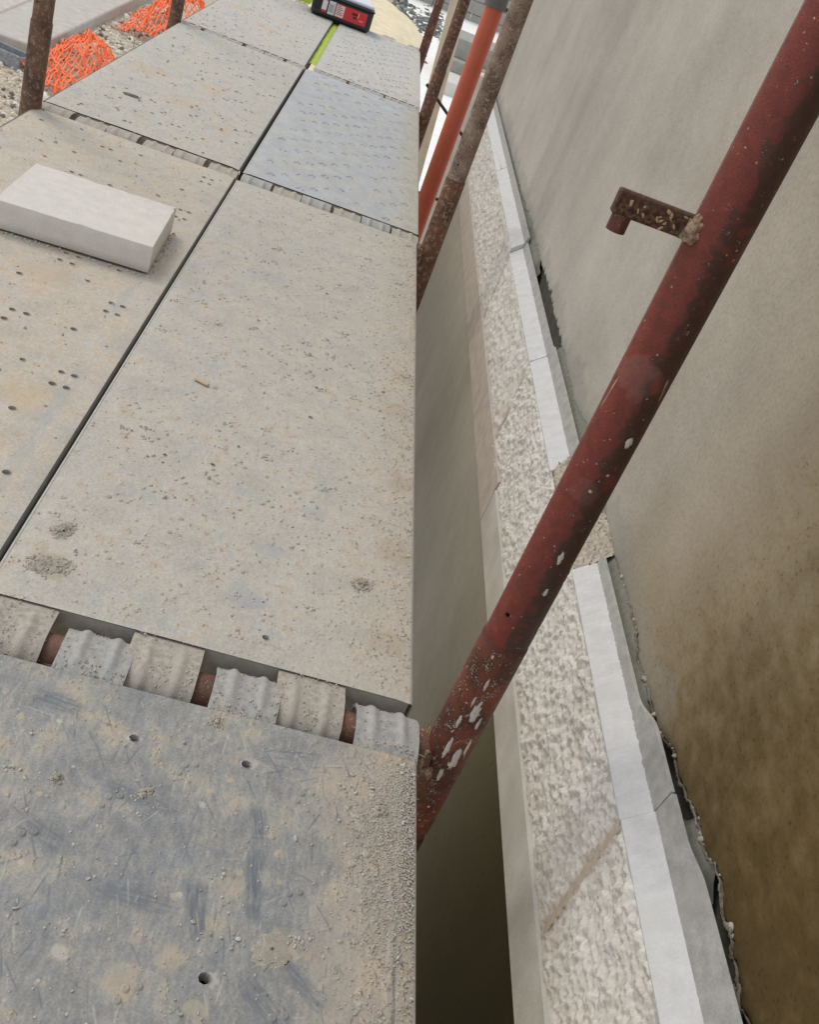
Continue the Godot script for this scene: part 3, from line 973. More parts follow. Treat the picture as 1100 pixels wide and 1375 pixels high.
# ---------------------------------------------------------------- materials used by name
func make_materials() -> void:
	mats.edge_metal = mottled(Color8(160, 158, 152), Color8(196, 192, 184), 0.03, 11, 0.4, 0.03, 0.6)
	mats.end_plate = mottled(Color8(148, 143, 134), Color8(180, 174, 164), 0.03, 12, 0.2, 0.05, 0.7)
	mats.edge_shaded = mottled(Color8(84, 82, 77), Color8(112, 108, 102), 0.03, 16, 0.4, 0.03, 0.8)  # darker copy of edge_metal, painting the shade in the gap between rows
	mats.hole_shade = plain(Color8(26, 25, 24), 0.95)  # near black, stands in for the shade seen through the holes
	mats.hook_dusty = mottled(Color8(160, 152, 139), Color8(190, 185, 176), 0.035, 13, 0.14, 0.14, 0.95, 1.3)
	mats.hook_blue = mottled(Color8(142, 145, 148), Color8(186, 180, 168), 0.03, 14, 0.14, 0.05, 0.6, 0.9)
	mats.stud = mottled(Color8(168, 166, 160), Color8(190, 186, 178), 0.05, 15, 0.2, 0.02, 0.8)
	mats.rust_bar = tube_face(60, Color8(118, 80, 64), Color8(86, 56, 44), Color8(205, 192, 174), 0.5, 0.36)
	mats.weld = mottled(Color8(128, 92, 66), Color8(190, 174, 152), 0.03, 17, 0.06, 0.3, 0.9, 1.6)
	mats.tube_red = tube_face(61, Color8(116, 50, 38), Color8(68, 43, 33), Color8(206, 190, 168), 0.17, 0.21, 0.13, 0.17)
	mats.tube_red_low = tube_face(62, Color8(116, 60, 39), Color8(76, 43, 30), Color8(214, 207, 196), 0.50, 0.33)
	mats.tube_low = tube_face(68, Color8(116, 72, 50), Color8(72, 45, 34), Color8(204, 178, 146), 0.48, 0.42)
	mats.tube_brown = tube_face(63, Color8(146, 124, 106), Color8(88, 62, 50), Color8(212, 198, 176), 0.47, 0.43)
	mats.tube_post = tube_face(64, Color8(112, 80, 62), Color8(76, 52, 42), Color8(190, 168, 140), 0.5, 0.42)
	mats.mortar_grey = mottled(Color8(92, 91, 82), Color8(122, 120, 110), 0.02, 18, 0.5, 0.12, 0.95)
	mats.mortar_sand = mottled(Color8(168, 156, 138), Color8(208, 200, 186), 0.06, 19, 0.12, 0.3, 0.95, 1.4)
	mats.splash = mottled(Color8(186, 178, 166), Color8(214, 208, 198), 0.05, 29, 0.1, 0.05, 0.95, 1.0, true)
	mats.fleck = plain(Color8(186, 160, 126), 0.9)
	mats.lip = mottled(Color8(150, 138, 118), Color8(188, 178, 160), 0.05, 27, 0.2, 0.1, 0.95)
	mats.mortar_olive = mottled(Color8(112, 111, 100), Color8(138, 136, 125), 0.05, 28, 0.3, 0.08, 0.9)
	mats.mortar_brown = mottled(Color8(176, 160, 142), Color8(200, 187, 170), 0.04, 20, 0.2, 0.1, 0.95)
	mats.stone_smooth = mottled(Color8(196, 193, 187), Color8(212, 210, 206), 0.02, 21, 0.5, 0.05, 0.85)
	mats.stone_fillet = mottled(Color8(152, 149, 144), Color8(180, 177, 173), 0.03, 26, 0.3, 0.06, 0.85)
	mats.stone_bevel = mottled(Color8(190, 188, 186), Color8(212, 211, 210), 0.03, 22, 0.3, 0.05, 0.85)
	mats.stone_strip = mottled(Color8(176, 172, 163), Color8(200, 197, 190), 0.012, 23, 0.45, 0.04, 0.8)
	mats.stone_strip_far = mottled(Color8(170, 160, 149), Color8(190, 181, 171), 0.02, 24, 0.45, 0.05, 0.85, 1.2)
	var sr := mottled(Color8(214, 212, 208), Color8(255, 255, 255), 0.06, 25, 0.14, 0.12, 0.85)
	sr.vertex_color_use_as_albedo = true
	mats.stone_rough = sr
	var ti := plain(Color.WHITE, 0.95)
	ti.vertex_color_use_as_albedo = true
	mats.tinted = ti

# ---------------------------------------------------------------- deck
func build_deck() -> void:
	hook_a = hook_mesh(0.082, 3)
	hook_b = hook_mesh(0.0765, 4)
	var metal := Color8(131, 134, 136)
	var dust := Color8(184, 180, 171)
	var sand := Color8(178, 165, 146)
	# plank under the viewer: bare zinc rubbed blue, sand along its right side.  Places here are metres from the left side and from the near end of the sheet
	rng.seed = 5
	var strokes := []
	var bl := Color8(100, 107, 117)
	var lt := Color8(196, 192, 184)
	# the sheet repeats every 0.9 m, counted from the far end at z 0.09
	var v := func(z: float) -> float: return fposmod(0.09 - z, 0.9)
	var ux := func(x: float) -> float: return x + 0.508
	for q in [[-0.215, 0.30, -0.20, 0.36, 0.013, 0.8], [-0.165, 0.25, -0.155, 0.335, 0.010, 0.85], [-0.17, 0.20, -0.16, 0.25, 0.012, 0.7], [-0.33, 0.22, -0.24, 0.235, 0.012, 0.5], [-0.30, 0.33, -0.22, 0.335, 0.014, 0.5], [-0.38, 0.28, -0.33, 0.30, 0.016, 0.5], [-0.13, 0.36, -0.08, 0.40, 0.012, 0.6], [-0.42, 0.13, -0.36, 0.14, 0.014, 0.6], [-0.16, 0.38, -0.10, 0.44, 0.016, 0.6], [-0.42, 0.33, -0.40, 0.37, 0.010, 0.5]]:
		strokes.append([ux.call(q[0]), v.call(q[1]), ux.call(q[2]), v.call(q[3]), q[4], bl, q[5], -6.0])
	for k in 300:
		var x := rng.randf_range(-0.47, -0.04)
		var z := rng.randf_range(0.10, 0.55)
		var a := rng.randf_range(0.9, 1.9) if rng.randf() < 0.6 else rng.randf_range(0.0, 3.0)
		var l := rng.randf_range(0.008, 0.045)
		strokes.append([ux.call(x), v.call(z), ux.call(x + cos(a) * l), v.call(z + sin(a) * l), rng.randf_range(0.0006, 0.0014), bl if rng.randf() < 0.55 else lt, 0.55, -5.0])
	for k in 16:
		var x := -0.175 + rng.randf_range(-0.02, 0.06)
		var z := 0.115 + rng.randf_range(0.0, 0.05)
		strokes.append([ux.call(x), v.call(z), ux.call(x + rng.randf_range(0.015, 0.045)), v.call(z - rng.randf_range(0.0, 0.02)), 0.0008, bl, 0.7, -6.0])
	# lengthwise bead near the right side
	strokes.append([ux.call(-0.021), v.call(0.62), ux.call(-0.021), v.call(0.25), 0.0022, bl, 0.7, -26.0])
	strokes.append([ux.call(-0.027), v.call(0.62), ux.call(-0.027), v.call(0.22), 0.003, lt, 0.3, 16.0])
	var spots := []
	var tan := Color8(186, 172, 150)
	for k in 60:
		spots.append([ux.call(rng.randf_range(-0.48, -0.03)), v.call(rng.randf_range(0.1, 0.6)), rng.randf_range(0.0012, 0.006), tan if rng.randf() < 0.6 else lt, rng.randf_range(0.4, 0.85), rng.randf_range(4.0, 26.0)])
	for q in [[-0.1287, 0.3526, 0.022], [-0.22, 0.38, 0.016], [-0.19, 0.42, 0.012], [-0.255, 0.41, 0.018], [-0.18, 0.30, 0.014], [-0.3064, 0.3944, 0.011]]:
		spots.append([ux.call(q[0]), v.call(q[1]), q[2], tan, 0.5, 18.0])
	for c in [[-0.3055, 0.1574], [-0.1831, 0.1534], [-0.1828, 0.3914], [-0.3064, 0.3944]]:
		spots.append([ux.call(c[0]), v.call(c[1]), 0.0085, Color8(188, 184, 174), 0.7, 12.0])
	var front := plank_face({"seed": 100, "w": 640, "h": 1134, "ppm": 1260.0, "metal": metal, "dust": Color8(164, 160, 153), "sand": Color8(174, 162, 144), "bare": 0.47, "patch": 0.13, "streak": 0.22, "sharp": 2.1, "edge": 0.8, "strokes": strokes, "spots": spots, "relief": 0.5})
	var studs := []
	rng.seed = 9
	for cx in [-0.2454, -0.3684, -0.1224, -0.43, -0.307, -0.184, -0.06]:
		for k in 9:
			var cz: float = 0.298 - 0.119 + 0.119 * k * 0.5
			if (absf(fposmod(cx + 0.2454, 0.123)) < 0.01) != (k % 2 == 0):
				continue
			if rng.randf() < 0.35:
				continue
			for d in [Vector2(-0.008, -0.007), Vector2(0.006, 0.008), Vector2(-0.004, 0.004)]:
				studs.append(Vector3(cx + d.x, 1.87 - cz + d.y, 0.0042))
	plank("steel_plank", "nearest plank, blue grey zinc rubbed bare with sand along its right side", 0.006, 1.87, 0.508, 1.78, front, 0.9, [Vector3(-0.3115, 1.7126, 0.0052), Vector3(-0.189, 1.7166, 0.0052), Vector3(-0.1888, 1.4786, 0.0056)], studs, mats.hook_dusty, mats.hook_blue)
	# the long dusty plank in the middle
	spots = []
	strokes = []
	rng.seed = 21
	for k in 150:
		spots.append([rng.randf() * 0.508, rng.randf() * 1.78, rng.randf_range(0.0012, 0.005), Color8(152, 144, 130) if rng.randf() < 0.5 else Color8(198, 192, 180), rng.randf_range(0.25, 0.5), rng.randf_range(-10.0, 26.0)])
	for k in 60:
		var p := Vector2(rng.randf() * 0.5, rng.randf() * 1.75)
		strokes.append([p.x, p.y, p.x + rng.randf_range(-0.03, 0.04), p.y + rng.randf_range(-0.008, 0.012), rng.randf_range(0.0007, 0.0025), Color8(150, 143, 130), 0.55, rng.randf_range(-6, 22)])
	for q in [[0.05, 0.068, 0.028], [0.045, 0.14, 0.02], [0.432, 0.204, 0.018], [0.47, 0.1, 0.03], [0.48, 0.3, 0.035], [0.485, 0.5, 0.03], [0.47, 0.75, 0.035], [0.48, 0.9, 0.03]]:
		spots.append([q[0], q[1], q[2], Color8(176, 162, 142), 0.65, 20.0])
	for q in [[0.28, 0.11, 0.03], [0.30, 0.22, 0.025], [0.35, 0.34, 0.025]]:
		spots.append([q[0], q[1], q[2], Color8(160, 163, 170), 0.35, -3.0])
	var mid := plank_face({"seed": 120, "w": 512, "h": 1800, "ppm": 1010.0, "metal": Color8(172, 172, 170), "dust": Color8(187, 182, 172), "sand": Color8(178, 166, 148), "bare": 0.30, "edge": 0.5, "grit": 1.2, "strokes": strokes, "spots": spots, "relief": 0.52})
	var holes_mid := [Vector3(-0.190, 0.745, 0.004), Vector3(-0.1935, 0.6253, 0.0042), Vector3(-0.1938, 0.0416, 0.0046), Vector3(-0.2899, 0.4612, 0.0025), Vector3(-0.3174, 0.3918, 0.0035), Vector3(-0.3885, 0.3738, 0.003), Vector3(-0.33, 0.95, 0.003), Vector3(-0.21, 1.2, 0.0035), Vector3(-0.40, 1.25, 0.003)]
	plank("steel_plank", "long dusty beige plank second from the viewer on the wall side", 0.0, 0.0, 0.508, 1.79, mid, 1.79, holes_mid, stud_lattice(0.508, 1.79, 31, 0.72, 0.0038), mats.hook_dusty, mats.hook_dusty)
	# cleaner blue plank, third
	spots = []
	strokes = []
	rng.seed = 22
	for k in 26:
		var p := Vector2(rng.randf() * 0.5, rng.randf() * 1.75)
		strokes.append([p.x, p.y, p.x + rng.randf_range(-0.05, 0.12), p.y + rng.randf_range(-0.12, 0.03), rng.randf_range(0.004, 0.016), Color8(186, 182, 168), 0.5, 6.0])
	var blue := plank_face({"seed": 140, "w": 384, "h": 1000, "ppm": 600.0, "metal": Color8(174, 176, 178), "dust": Color8(182, 181, 177), "sand": Color8(178, 172, 156), "bare": 0.56, "edge": 0.7, "grit": 0.4, "strokes": strokes, "spots": spots, "relief": 0.09})
	plank("steel_plank", "clean bluish plank with rows of small bumps, third on the wall side", 0.004, -1.875, 0.508, 1.765, blue, 1.765, [], stud_lattice(0.508, 1.765, 32, 0.93, 0.0060), mats.hook_blue, mats.hook_blue)
	# farthest plank on the wall side
	rng.seed = 23
	spots = []
	for k in 60:
		spots.append([rng.randf() * 0.508, rng.randf() * 1.75, rng.randf_range(0.003, 0.012), Color8(150, 140, 126) if rng.randf() < 0.5 else Color8(200, 196, 186), 0.5, 12.0])
	var far := plank_face({"seed": 160, "w": 288, "h": 900, "ppm": 500.0, "metal": Color8(170, 171, 170), "dust": Color8(190, 186, 178), "sand": Color8(182, 170, 152), "bare": 0.36, "edge": 0.2, "grit": 0.5, "strokes": [], "spots": spots, "relief": 0.25})
	var hf := []
	for s in stud_lattice(0.47, 1.74, 33, 0.9, 0.0052):
		hf.append(Vector3(s.x - 0.01, s.y, 0.0052))
	plank("steel_plank", "farthest plank on the wall side, dotted with holes, carrying the tool case", 0.008, -3.72, 0.485, 1.75, far, 1.75, hf, [], mats.hook_dusty, mats.hook_dusty)
	# outer row
	rng.seed = 24
	spots = []
	strokes = []
	for k in 130:
		spots.append([rng.randf() * 0.528, rng.randf() * 1.78, rng.randf_range(0.002, 0.012), Color8(178, 160, 134) if rng.randf() < 0.6 else Color8(196, 192, 184), rng.randf_range(0.25, 0.6), rng.randf_range(0.0, 16.0)])
	for q in [[0.47, 0.42, 0.05], [0.30, 0.55, 0.07], [0.12, 0.8, 0.08], [0.35, 0.85, 0.06]]:
		spots.append([q[0], q[1], q[2], Color8(194, 170, 140), 0.4, 2.0])
	for q in [[0.515, 0.1, 0.515, 0.62, 0.016], [0.505, 0.75, 0.505, 0.95, 0.01]]:
		strokes.append([q[0], q[1], q[2], q[3], q[4], Color8(158, 163, 170), 0.4, -4.0])
	for k in 22:
		var p := Vector2(rng.randf() * 0.5, rng.randf() * 1.75)
		strokes.append([p.x, p.y, p.x + rng.randf_range(-0.05, 0.05), p.y + rng.randf_range(-0.02, 0.02), rng.randf_range(0.001, 0.004), Color8(150, 142, 126), 0.5, 10.0])
	var left := plank_face({"seed": 180, "w": 480, "h": 1530, "ppm": 850.0, "metal": Color8(182, 177, 168), "dust": Color8(191, 182, 167), "sand": Color8(184, 166, 142), "bare": 0.34, "edge": -0.3, "grit": 0.6, "strokes": strokes, "spots": spots, "relief": 0.3})
	var hl := []
	rng.seed = 41
	for ix in 4:
		for iz in range(-1, 7):
			var cx: float = -0.0535 - 0.131 * ix
			var cz: float = 0.5 + 0.2965 * (iz - 1) + (0.148 if ix % 2 == 1 else 0.0)
			var full := rng.randf() < 0.5 or (ix == 0 and (iz == 1 or iz == 2))
			for d in [Vector2(-0.0115, -0.0212), Vector2(0.0115, -0.0212), Vector2(-0.0115, 0.0212), Vector2(0.0115, 0.0212)]:
				if full or rng.randf() < 0.4:
					hl.append(Vector3(cx + d.x, cz + d.y, rng.randf_range(0.0052, 0.0060)))
			hl.append(Vector3(cx - 0.041, cz - 0.127, 0.0058))
			if rng.randf() < 0.6:
				hl.append(Vector3(cx - 0.075, cz + rng.randf_range(0.02, 0.09), 0.0045))
	hl = hl.filter(func(h): return h.y > 0.03 and h.y < 1.75 and h.x > -0.5 and h.x < -0.02)
	plank("steel_plank", "sandy plank of the outer row with paired round holes under the white slab", -0.5135, 0.0, 0.5325, 1.80, left, 1.80, hl, [], mats.hook_dusty, mats.hook_dusty)
	var outer := plank_face({"seed": 200, "w": 384, "h": 1150, "ppm": 650.0, "metal": Color8(172, 172, 170), "dust": Color8(188, 183, 173), "sand": Color8(176, 164, 146), "bare": 0.33, "edge": 0.0, "grit": 0.8, "strokes": [], "spots": spots, "relief": 0.35})
	for z0 in [-1.885, -3.68]:
		var ho := []
		rng.seed = 50 + int(z0 * 10)
		for s in stud_lattice(0.52, 1.72, 34 - int(z0 * 4), 0.55, 0.005):
			if rng.randf() < 0.62:
				ho.append(Vector3(s.x, s.y, rng.randf_range(0.0042, 0.0062)))
		plank("steel_plank", "outer row plank dotted with many holes beside the orange netting" if z0 > -3 else "farthest plank of the outer row, beyond the dusty second joint", -0.5150, z0, 0.5325, 1.72 if z0 > -3 else 1.82, outer, 1.8, ho, [], mats.hook_dusty, mats.hook_dusty)

func build_frames() -> void:
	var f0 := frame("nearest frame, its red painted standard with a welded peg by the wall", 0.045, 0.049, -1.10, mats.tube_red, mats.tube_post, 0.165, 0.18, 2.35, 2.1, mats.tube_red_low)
	# splashes of white mortar low on the red standard
	rng.seed = 15
	for q in [[1.62, 0.075, 0.0065, 0.020], [1.95, 0.012, 0.004, 0.021], [1.42, 0.0, 0.0075, 0.022], [2.05, 0.055, 0.003, 0.012], [1.75, 0.118, 0.0025, 0.010], [1.25, 0.06, 0.003, 0.012], [1.15, 0.02, 0.003, 0.017], [1.5, 0.30, 0.004, 0.010], [1.25, 0.44, 0.0055, 0.008], [1.35, 0.255, 0.003, 0.006], [1.9, 0.09, 0.002, 0.009], [1.7, -0.03, 0.004, 0.012]]:
		var d := Vector3(cos(q[0]), 0, sin(q[0]))
		var rr: float = 0.0271 if q[1] < 0.16 else 0.0253
		part("mortar_splash", lump(int(q[0] * 100 + q[1] * 1000), q[2] * 0.62, 0.0018, q[3] * 0.8, 0.4, 22, 8, 1.9), mats.splash, f0, Transform3D(Basis(Vector3.UP.cross(d).normalized() * -1.0, d, Vector3.UP), Vector3(0.049, -GROUND + q[1], 0) + d * (rr - 0.0006)))
	# peg that takes a rail
	var up := -GROUND + 0.632
	var st := begin()
	box(st, Transform3D(Basis.IDENTITY, Vector3(-0.007, up, -0.004)), Vector3(0.076, 0.021, 0.010), 0.0015)
	var peg := part("rail_peg", done(st), mats.peg, f0)
	rng.seed = 16
	for k in 16:
		var x := rng.randf_range(-0.036, 0.028)
		part("mortar_fleck", lump(820 + k, rng.randf_range(0.0007, 0.0016), 0.0009, rng.randf_range(0.0012, 0.0030), 0.4, 12, 6, 1.8), mats.fleck, peg, Transform3D(Basis(Vector3.RIGHT, PI / 2) * Basis(Vector3.UP, rng.randf() * 3.0), Vector3(x, up + rng.randf_range(-0.008, 0.008), 0.0008)))
	var s2 := begin()
	bar(s2, Vector3(-0.034, up - 0.009, -0.004), Vector3(-0.034, up - 0.024, -0.004), 0.0085, 14)
	part("peg_tip", done(s2), mats.tube_red_low, peg)
	part("peg_weld", lump(6, 0.009, 0.016, 0.011, 0.22, 24, 14, 1.3), mats.weld, peg, Transform3D(Basis.IDENTITY, Vector3(0.026, up - 0.004, 0.004)))
	frame("second frame, brown rusted standard close against the wall, pale with mortar", -1.80, 0.041, -1.0535, mats.tube_brown, mats.tube_post, 0.19, 0.205, 2.1, 2.1, mats.tube_low)
	frame("third frame along the walkway, dark brown standards beside the far planks", -3.64, 0.034, -1.072, mats.tube_low, mats.tube_post, 0.185, 0.2, 2.0)
	frame("farthest frame, dark red standard at the end of the deck", -5.44, 0.025, -1.08, mats.tube_red_low, mats.tube_post, 0.2, 0.2, 2.0)

# ---------------------------------------------------------------- loose things on the deck
func build_loose() -> void:
	# white slab
	var c := [Vector3(-0.558, 0, -0.988), Vector3(-0.568, 0, -1.250), Vector3(-0.861, 0, -1.229), Vector3(-0.853, 0, -0.966)]
	var st := begin()
	var nz := noise(70, 1.0, 3)
	var H := 0.0545
	var sub := 24
	var mid := Vector3.ZERO
	for p in c:
		mid += p / 4.0
	# rings: foot, side, arris, top
	var ring := func(k: int, inset: float, y: float) -> Vector3:
		var q: int = k / sub
		var f := float(k % sub) / sub
		var p: Vector3 = c[q].lerp(c[(q + 1) % 4], f)
		var d := (p - mid)
		var chip := maxf(0.0, nz.get_noise_2d(k * 0.33, 3.0) - 0.22) * 0.012
		return p - d.normalized() * (inset + (chip if y > 0.05 else 0.0)) + Vector3(0, y + 0.004, 0)
	var levels := [[0.004, 0.0], [0.0, 0.002], [0.0, 0.018], [0.0, 0.036], [0.0, 0.0525], [0.0016, 0.0545]]
	for l in levels.size() - 1:
		for k in 4 * sub:
			st.set_smooth_group(k / sub)
			var a: Vector3 = ring.call(k, levels[l][0], levels[l][1])
			var b: Vector3 = ring.call((k + 1) % (4 * sub), levels[l][0], levels[l][1])
			var d: Vector3 = ring.call((k + 1) % (4 * sub), levels[l + 1][0], levels[l + 1][1])
			var e: Vector3 = ring.call(k, levels[l + 1][0], levels[l + 1][1])
			quad(st, a, e, d, b)
	st.set_smooth_group(-1)
	for k in 4 * sub:
		for p in [mid + Vector3(0, H + 0.004, 0), ring.call((k + 1) % (4 * sub), 0.0016, H), ring.call(k, 0.0016, H)]:
			st.set_uv(Vector2(p.x, p.z))
			st.add_vertex(p)
	lone("stone_slab", done(st), mats.slab, "thick white cut stone slab lying on the outer sandy plank", "stone slab")
	rng.seed = 33
	var gx := []
	var gc := []
	for k in 220:
		var q := rng.randi_range(0, 3)
		var p: Vector3 = c[q].lerp(c[(q + 1) % 4], rng.randf())
		var r := rng.randf_range(0.0008, 0.0026)
		p += (p - mid).normalized() * rng.randf_range(0.0, 0.012)
		gx.append(Transform3D(Basis.from_euler(Vector3(rng.randf(), rng.randf(), rng.randf()) * 6.0).scaled_local(Vector3(r * 1.3, r * 0.7, r)), p + Vector3(0, r * 0.4, 0)))
		gc.append(Color(0.42, 0.38, 0.31).lerp(Color(0.60, 0.57, 0.52), rng.randf()))
	tag(scatter("stone_grit", pebble(5, 6), mats.tinted, gx, gc, self), "pale stone grit lying round the foot of the white slab", "grit")
	# tool case at the far end
	var t := thing("tool_case", "black hard tool case with red and white label on the farthest plank", "tool case", Vector3(-0.488, 0, -5.40))
	t.rotation.y = deg_to_rad(4.0)
	var body := begin()
	box(body, Transform3D(Basis.IDENTITY, Vector3(0, 0.062, 0)), Vector3(0.345, 0.12, 0.26), 0.016)
	part("case_body", done(body), plain(Color8(34, 34, 38), 0.45), t)
	var lid := begin()
	box(lid, Transform3D(Basis.IDENTITY, Vector3(0.005, 0.131, -0.01)), Vector3(0.32, 0.02, 0.235), 0.008)
	part("lid", done(lid), plain(Color8(196, 198, 208), 0.25, 0.0, 0.6), t)
	var rim := begin()
	box(rim, Transform3D(Basis.IDENTITY, Vector3(0.0, 0.116, 0.0)), Vector3(0.352, 0.012, 0.268), 0.004)
	part("rim", done(rim), plain(Color8(26, 26, 30), 0.4), t)
	part("latch", box_mesh(Vector3(0.03, 0.07, 0.014), 0.004), plain(Color8(22, 22, 25), 0.5), t, Transform3D(Basis.IDENTITY, Vector3(-0.150, 0.075, 0.134)))
	var hd := begin()
	bar(hd, Vector3(-0.195, 0.08, -0.07), Vector3(-0.215, 0.08, -0.05), 0.01, 10)
	bar(hd, Vector3(-0.215, 0.08, -0.05), Vector3(-0.215, 0.08, 0.06), 0.011, 10)
	bar(hd, Vector3(-0.215, 0.08, 0.06), Vector3(-0.185, 0.08, 0.08), 0.01, 10)
	part("handle", done(hd), plain(Color8(30, 30, 33), 0.5), t)
	# label: white field, bars and red field
	var im := Image.create(256, 64, false, Image.FORMAT_RGB8)
	im.fill(Color8(196, 44, 48))
	im.fill_rect(Rect2i(0, 6, 28, 46), Color8(214, 212, 210))
	im.fill_rect(Rect2i(28, 0, 8, 64), Color8(30, 30, 33))
	im.fill_rect(Rect2i(36, 0, 36, 64), Color8(206, 204, 204))
	im.fill_rect(Rect2i(72, 0, 8, 64), Color8(120, 116, 116))
	im.fill_rect(Rect2i(80, 4, 46, 58), Color8(222, 190, 188))
	for k in 12:
		im.fill_rect(Rect2i(40 + k * 2 + (k % 3), 14, 1, 40), Color8(40, 40, 44))
	for k in 6:
		im.fill_rect(Rect2i(84, 8 + k * 8, 20 + (k * 7) % 18, 3), Color8(90, 70, 72))
	im.fill_rect(Rect2i(170, 16, 34, 12), Color8(52, 16, 20))
	im.fill_rect(Rect2i(180, 32, 20, 12), Color8(70, 20, 22))
	im.fill_rect(Rect2i(216, 40, 24, 8), Color8(230, 120, 110))
	im.fill_rect(Rect2i(206, 10, 4, 24), Color8(226, 190, 90))
	var lm := plain(Color.WHITE, 0.4)
	lm.albedo_texture = ImageTexture.create_from_image(im)
	var ls := begin()
	quad(ls, Vector3(-0.118, 0.098, 0.1325), Vector3(0.140, 0.098, 0.1325), Vector3(0.140, 0.030, 0.1325), Vector3(-0.118, 0.030, 0.1325))
	part("label", done(ls), lm, t)
	# yellow green strap in the gap between the rows, and its bunched end behind the case
	var sn := noise(81, 1.0, 3)
	var strap := grid(6, 60, func(i, j):
		var z: float = lerpf(-5.35, -3.86, j / 60.0)
		return Vector3(-0.495 + (i - 3) * 0.0085, -0.012 + 0.008 * sn.get_noise_2d(i * 1.2, z * 9) - absf(i - 3) * 0.002, z))
	lone("webbing_strap", strap, mottled(Color8(150, 176, 46), Color8(196, 208, 84), 0.03, 83, 0.1, 0.1, 0.7), "fluorescent yellow green strap lying in the gap between far planks", "strap")
	var bn := noise(82, 1.0, 3)
	lone("safety_vest", grid(26, 18, func(i, j):
		var u: float = i / 26.0 - 0.5
		var w: float = j / 18.0 - 0.5
		return Vector3(-0.80 + u * 0.24, 0.006 + maxf(0.0, (0.055 + 0.05 * bn.get_noise_2d(u * 9, w * 9)) * (1.0 - pow(absf(u) * 2, 4)) * (1.0 - pow(absf(w) * 2, 4))), -5.66 + w * 0.24)), mottled(Color8(140, 170, 40), Color8(190, 206, 76), 0.03, 84, 0.2, 0.3, 0.8), "crumpled yellow green safety vest left of the tool case", "safety vest")
	# mortar lumps and scraps
	var lumps := [
		["mortar_patch", -0.4574, -0.0677, 0.030, 0.006, 0.020, "sandy mortar patch at the near left corner of the long beige plank", "mortar patch"],
		["mortar_patch", -0.4623, -0.1412, 0.022, 0.005, 0.013, "small dark mortar patch just beyond the sandy patch on the long plank", "mortar patch"],
		["mortar_patch", -0.0760, -0.2038, 0.016, 0.005, 0.016, "round gritty mortar patch near the right side of the long beige plank", "mortar patch"],
		["mortar_lump", -0.2230, 0.1080, 0.011, 0.006, 0.008, "brown mortar lump beside the middle hooks of the near joint", "mortar lump"],
		["mortar_lump", -0.3567, 0.2274, 0.009, 0.006, 0.006, "crumbly mortar lump on the far left of the nearest blue plank", "mortar lump"],
		["mortar_lump", -0.2729, 0.2202, 0.010, 0.006, 0.006, "crumbly mortar lump between the left holes of the nearest blue plank", "mortar lump"],
		["mortar_patch", -0.1287, 0.3526, 0.020, 0.0018, 0.016, "flat tan mortar splat near the lowest hole of the nearest plank", "mortar patch"],
		["mortar_lump", -0.0352, 0.1734, 0.010, 0.008, 0.008, "dark crumb cluster in the sand on the nearest plank's right side", "mortar lump"],
		["mortar_flake", -0.9042, -2.2349, 0.028, 0.004, 0.016, "flat dark mortar flake on the outer plank near the netting", "mortar flake"]]
	for k in lumps.size():
		var q: Array = lumps[k]
		var m: Material = mats.mortar_sand2 if q[0] != "mortar_flake" else mats.mortar_grey
		lone(q[0], lump(300 + k, q[3], q[4], q[5], 0.3, 30, 10, 1.3) if q[0] == "mortar_flake" or q[4] < 0.003 else crumbs(300 + k, q[3], q[5], q[4], int(q[3] * 5200), 0.0011, 0.0030), m, q[6], q[7], Transform3D(Basis(Vector3.UP, rng.randf() * 3.0), Vector3(q[1], -0.0006, q[2])))
	var chip := begin()
	box(chip, Transform3D(Basis(Vector3.UP, -0.35), Vector3(-0.380, 0.0035, -0.6245)), Vector3(0.026, 0.004, 0.008), 0.001)
	lone("wood_chip", done(chip), plain(Color8(196, 174, 142), 0.9), "small pale wood chip in the middle of the long beige plank", "wood chip")
	# silvery scrap behind the slab
	var fo := noise(90, 1.0, 2)
	lone("foil_scrap", grid(12, 5, func(i, j):
		return Vector3(-0.690 + i * 0.006, 0.005 + 0.024 * absf(fo.get_noise_2d(i * 0.9, j * 1.1)), -1.335 + (j - 2.5) * 0.007 + 0.01 * fo.get_noise_2d(i * 0.5, 9))), plain(Color8(208, 208, 214), 0.3, 0.5), "small crumpled silvery foil scrap behind the white slab", "scrap")
	# grit all over the planks
	rng.seed = 77
	var xf := []
	var cols := []
	for k in 7600:
		var x: float
		var z: float
		var r := rng.randf_range(0.0005, 0.0017)
		var q := rng.randf()
		if q < 0.56:
			# sand banked up along the right side of the nearest plank
			x = 0.004 - absf(rng.randfn(0.0, 0.030))
			z = 0.10 + absf(rng.randfn(0.0, 0.13))
			r *= 0.72
		elif q < 0.68:
			x = rng.randf_range(-0.49, -0.01)
			z = rng.randf_range(0.02, 0.6)
		elif q < 0.84:
			x = rng.randf_range(-0.5, -0.005)
			if rng.randf() < 0.45:
				x = -absf(rng.randfn(0.0, 0.07)) - 0.004
			z = rng.randf_range(-1.78, -0.005)
			r *= 1.15
		else:
			x = rng.randf_range(-1.04, -0.53)
			z = rng.randf_range(-5.0, 0.0)
			r *= 1.6
		if rng.randf() < 0.03:
			r *= 2.2
		if x < -0.50 and x > -0.52:
			continue
		if z > 0.0 and z < 0.093:
			continue
		xf.append(Transform3D(Basis.from_euler(Vector3(rng.randf(), rng.randf(), rng.randf()) * 6.0).scaled_local(Vector3(r, r * 0.6, r * rng.randf_range(0.8, 1.5))), Vector3(x, r * 0.1, z)))
		cols.append(Color(0.45, 0.415, 0.36).lerp(Color(0.56, 0.53, 0.48), rng.randf()) * (1.0 if rng.randf() < 0.985 else 0.6))
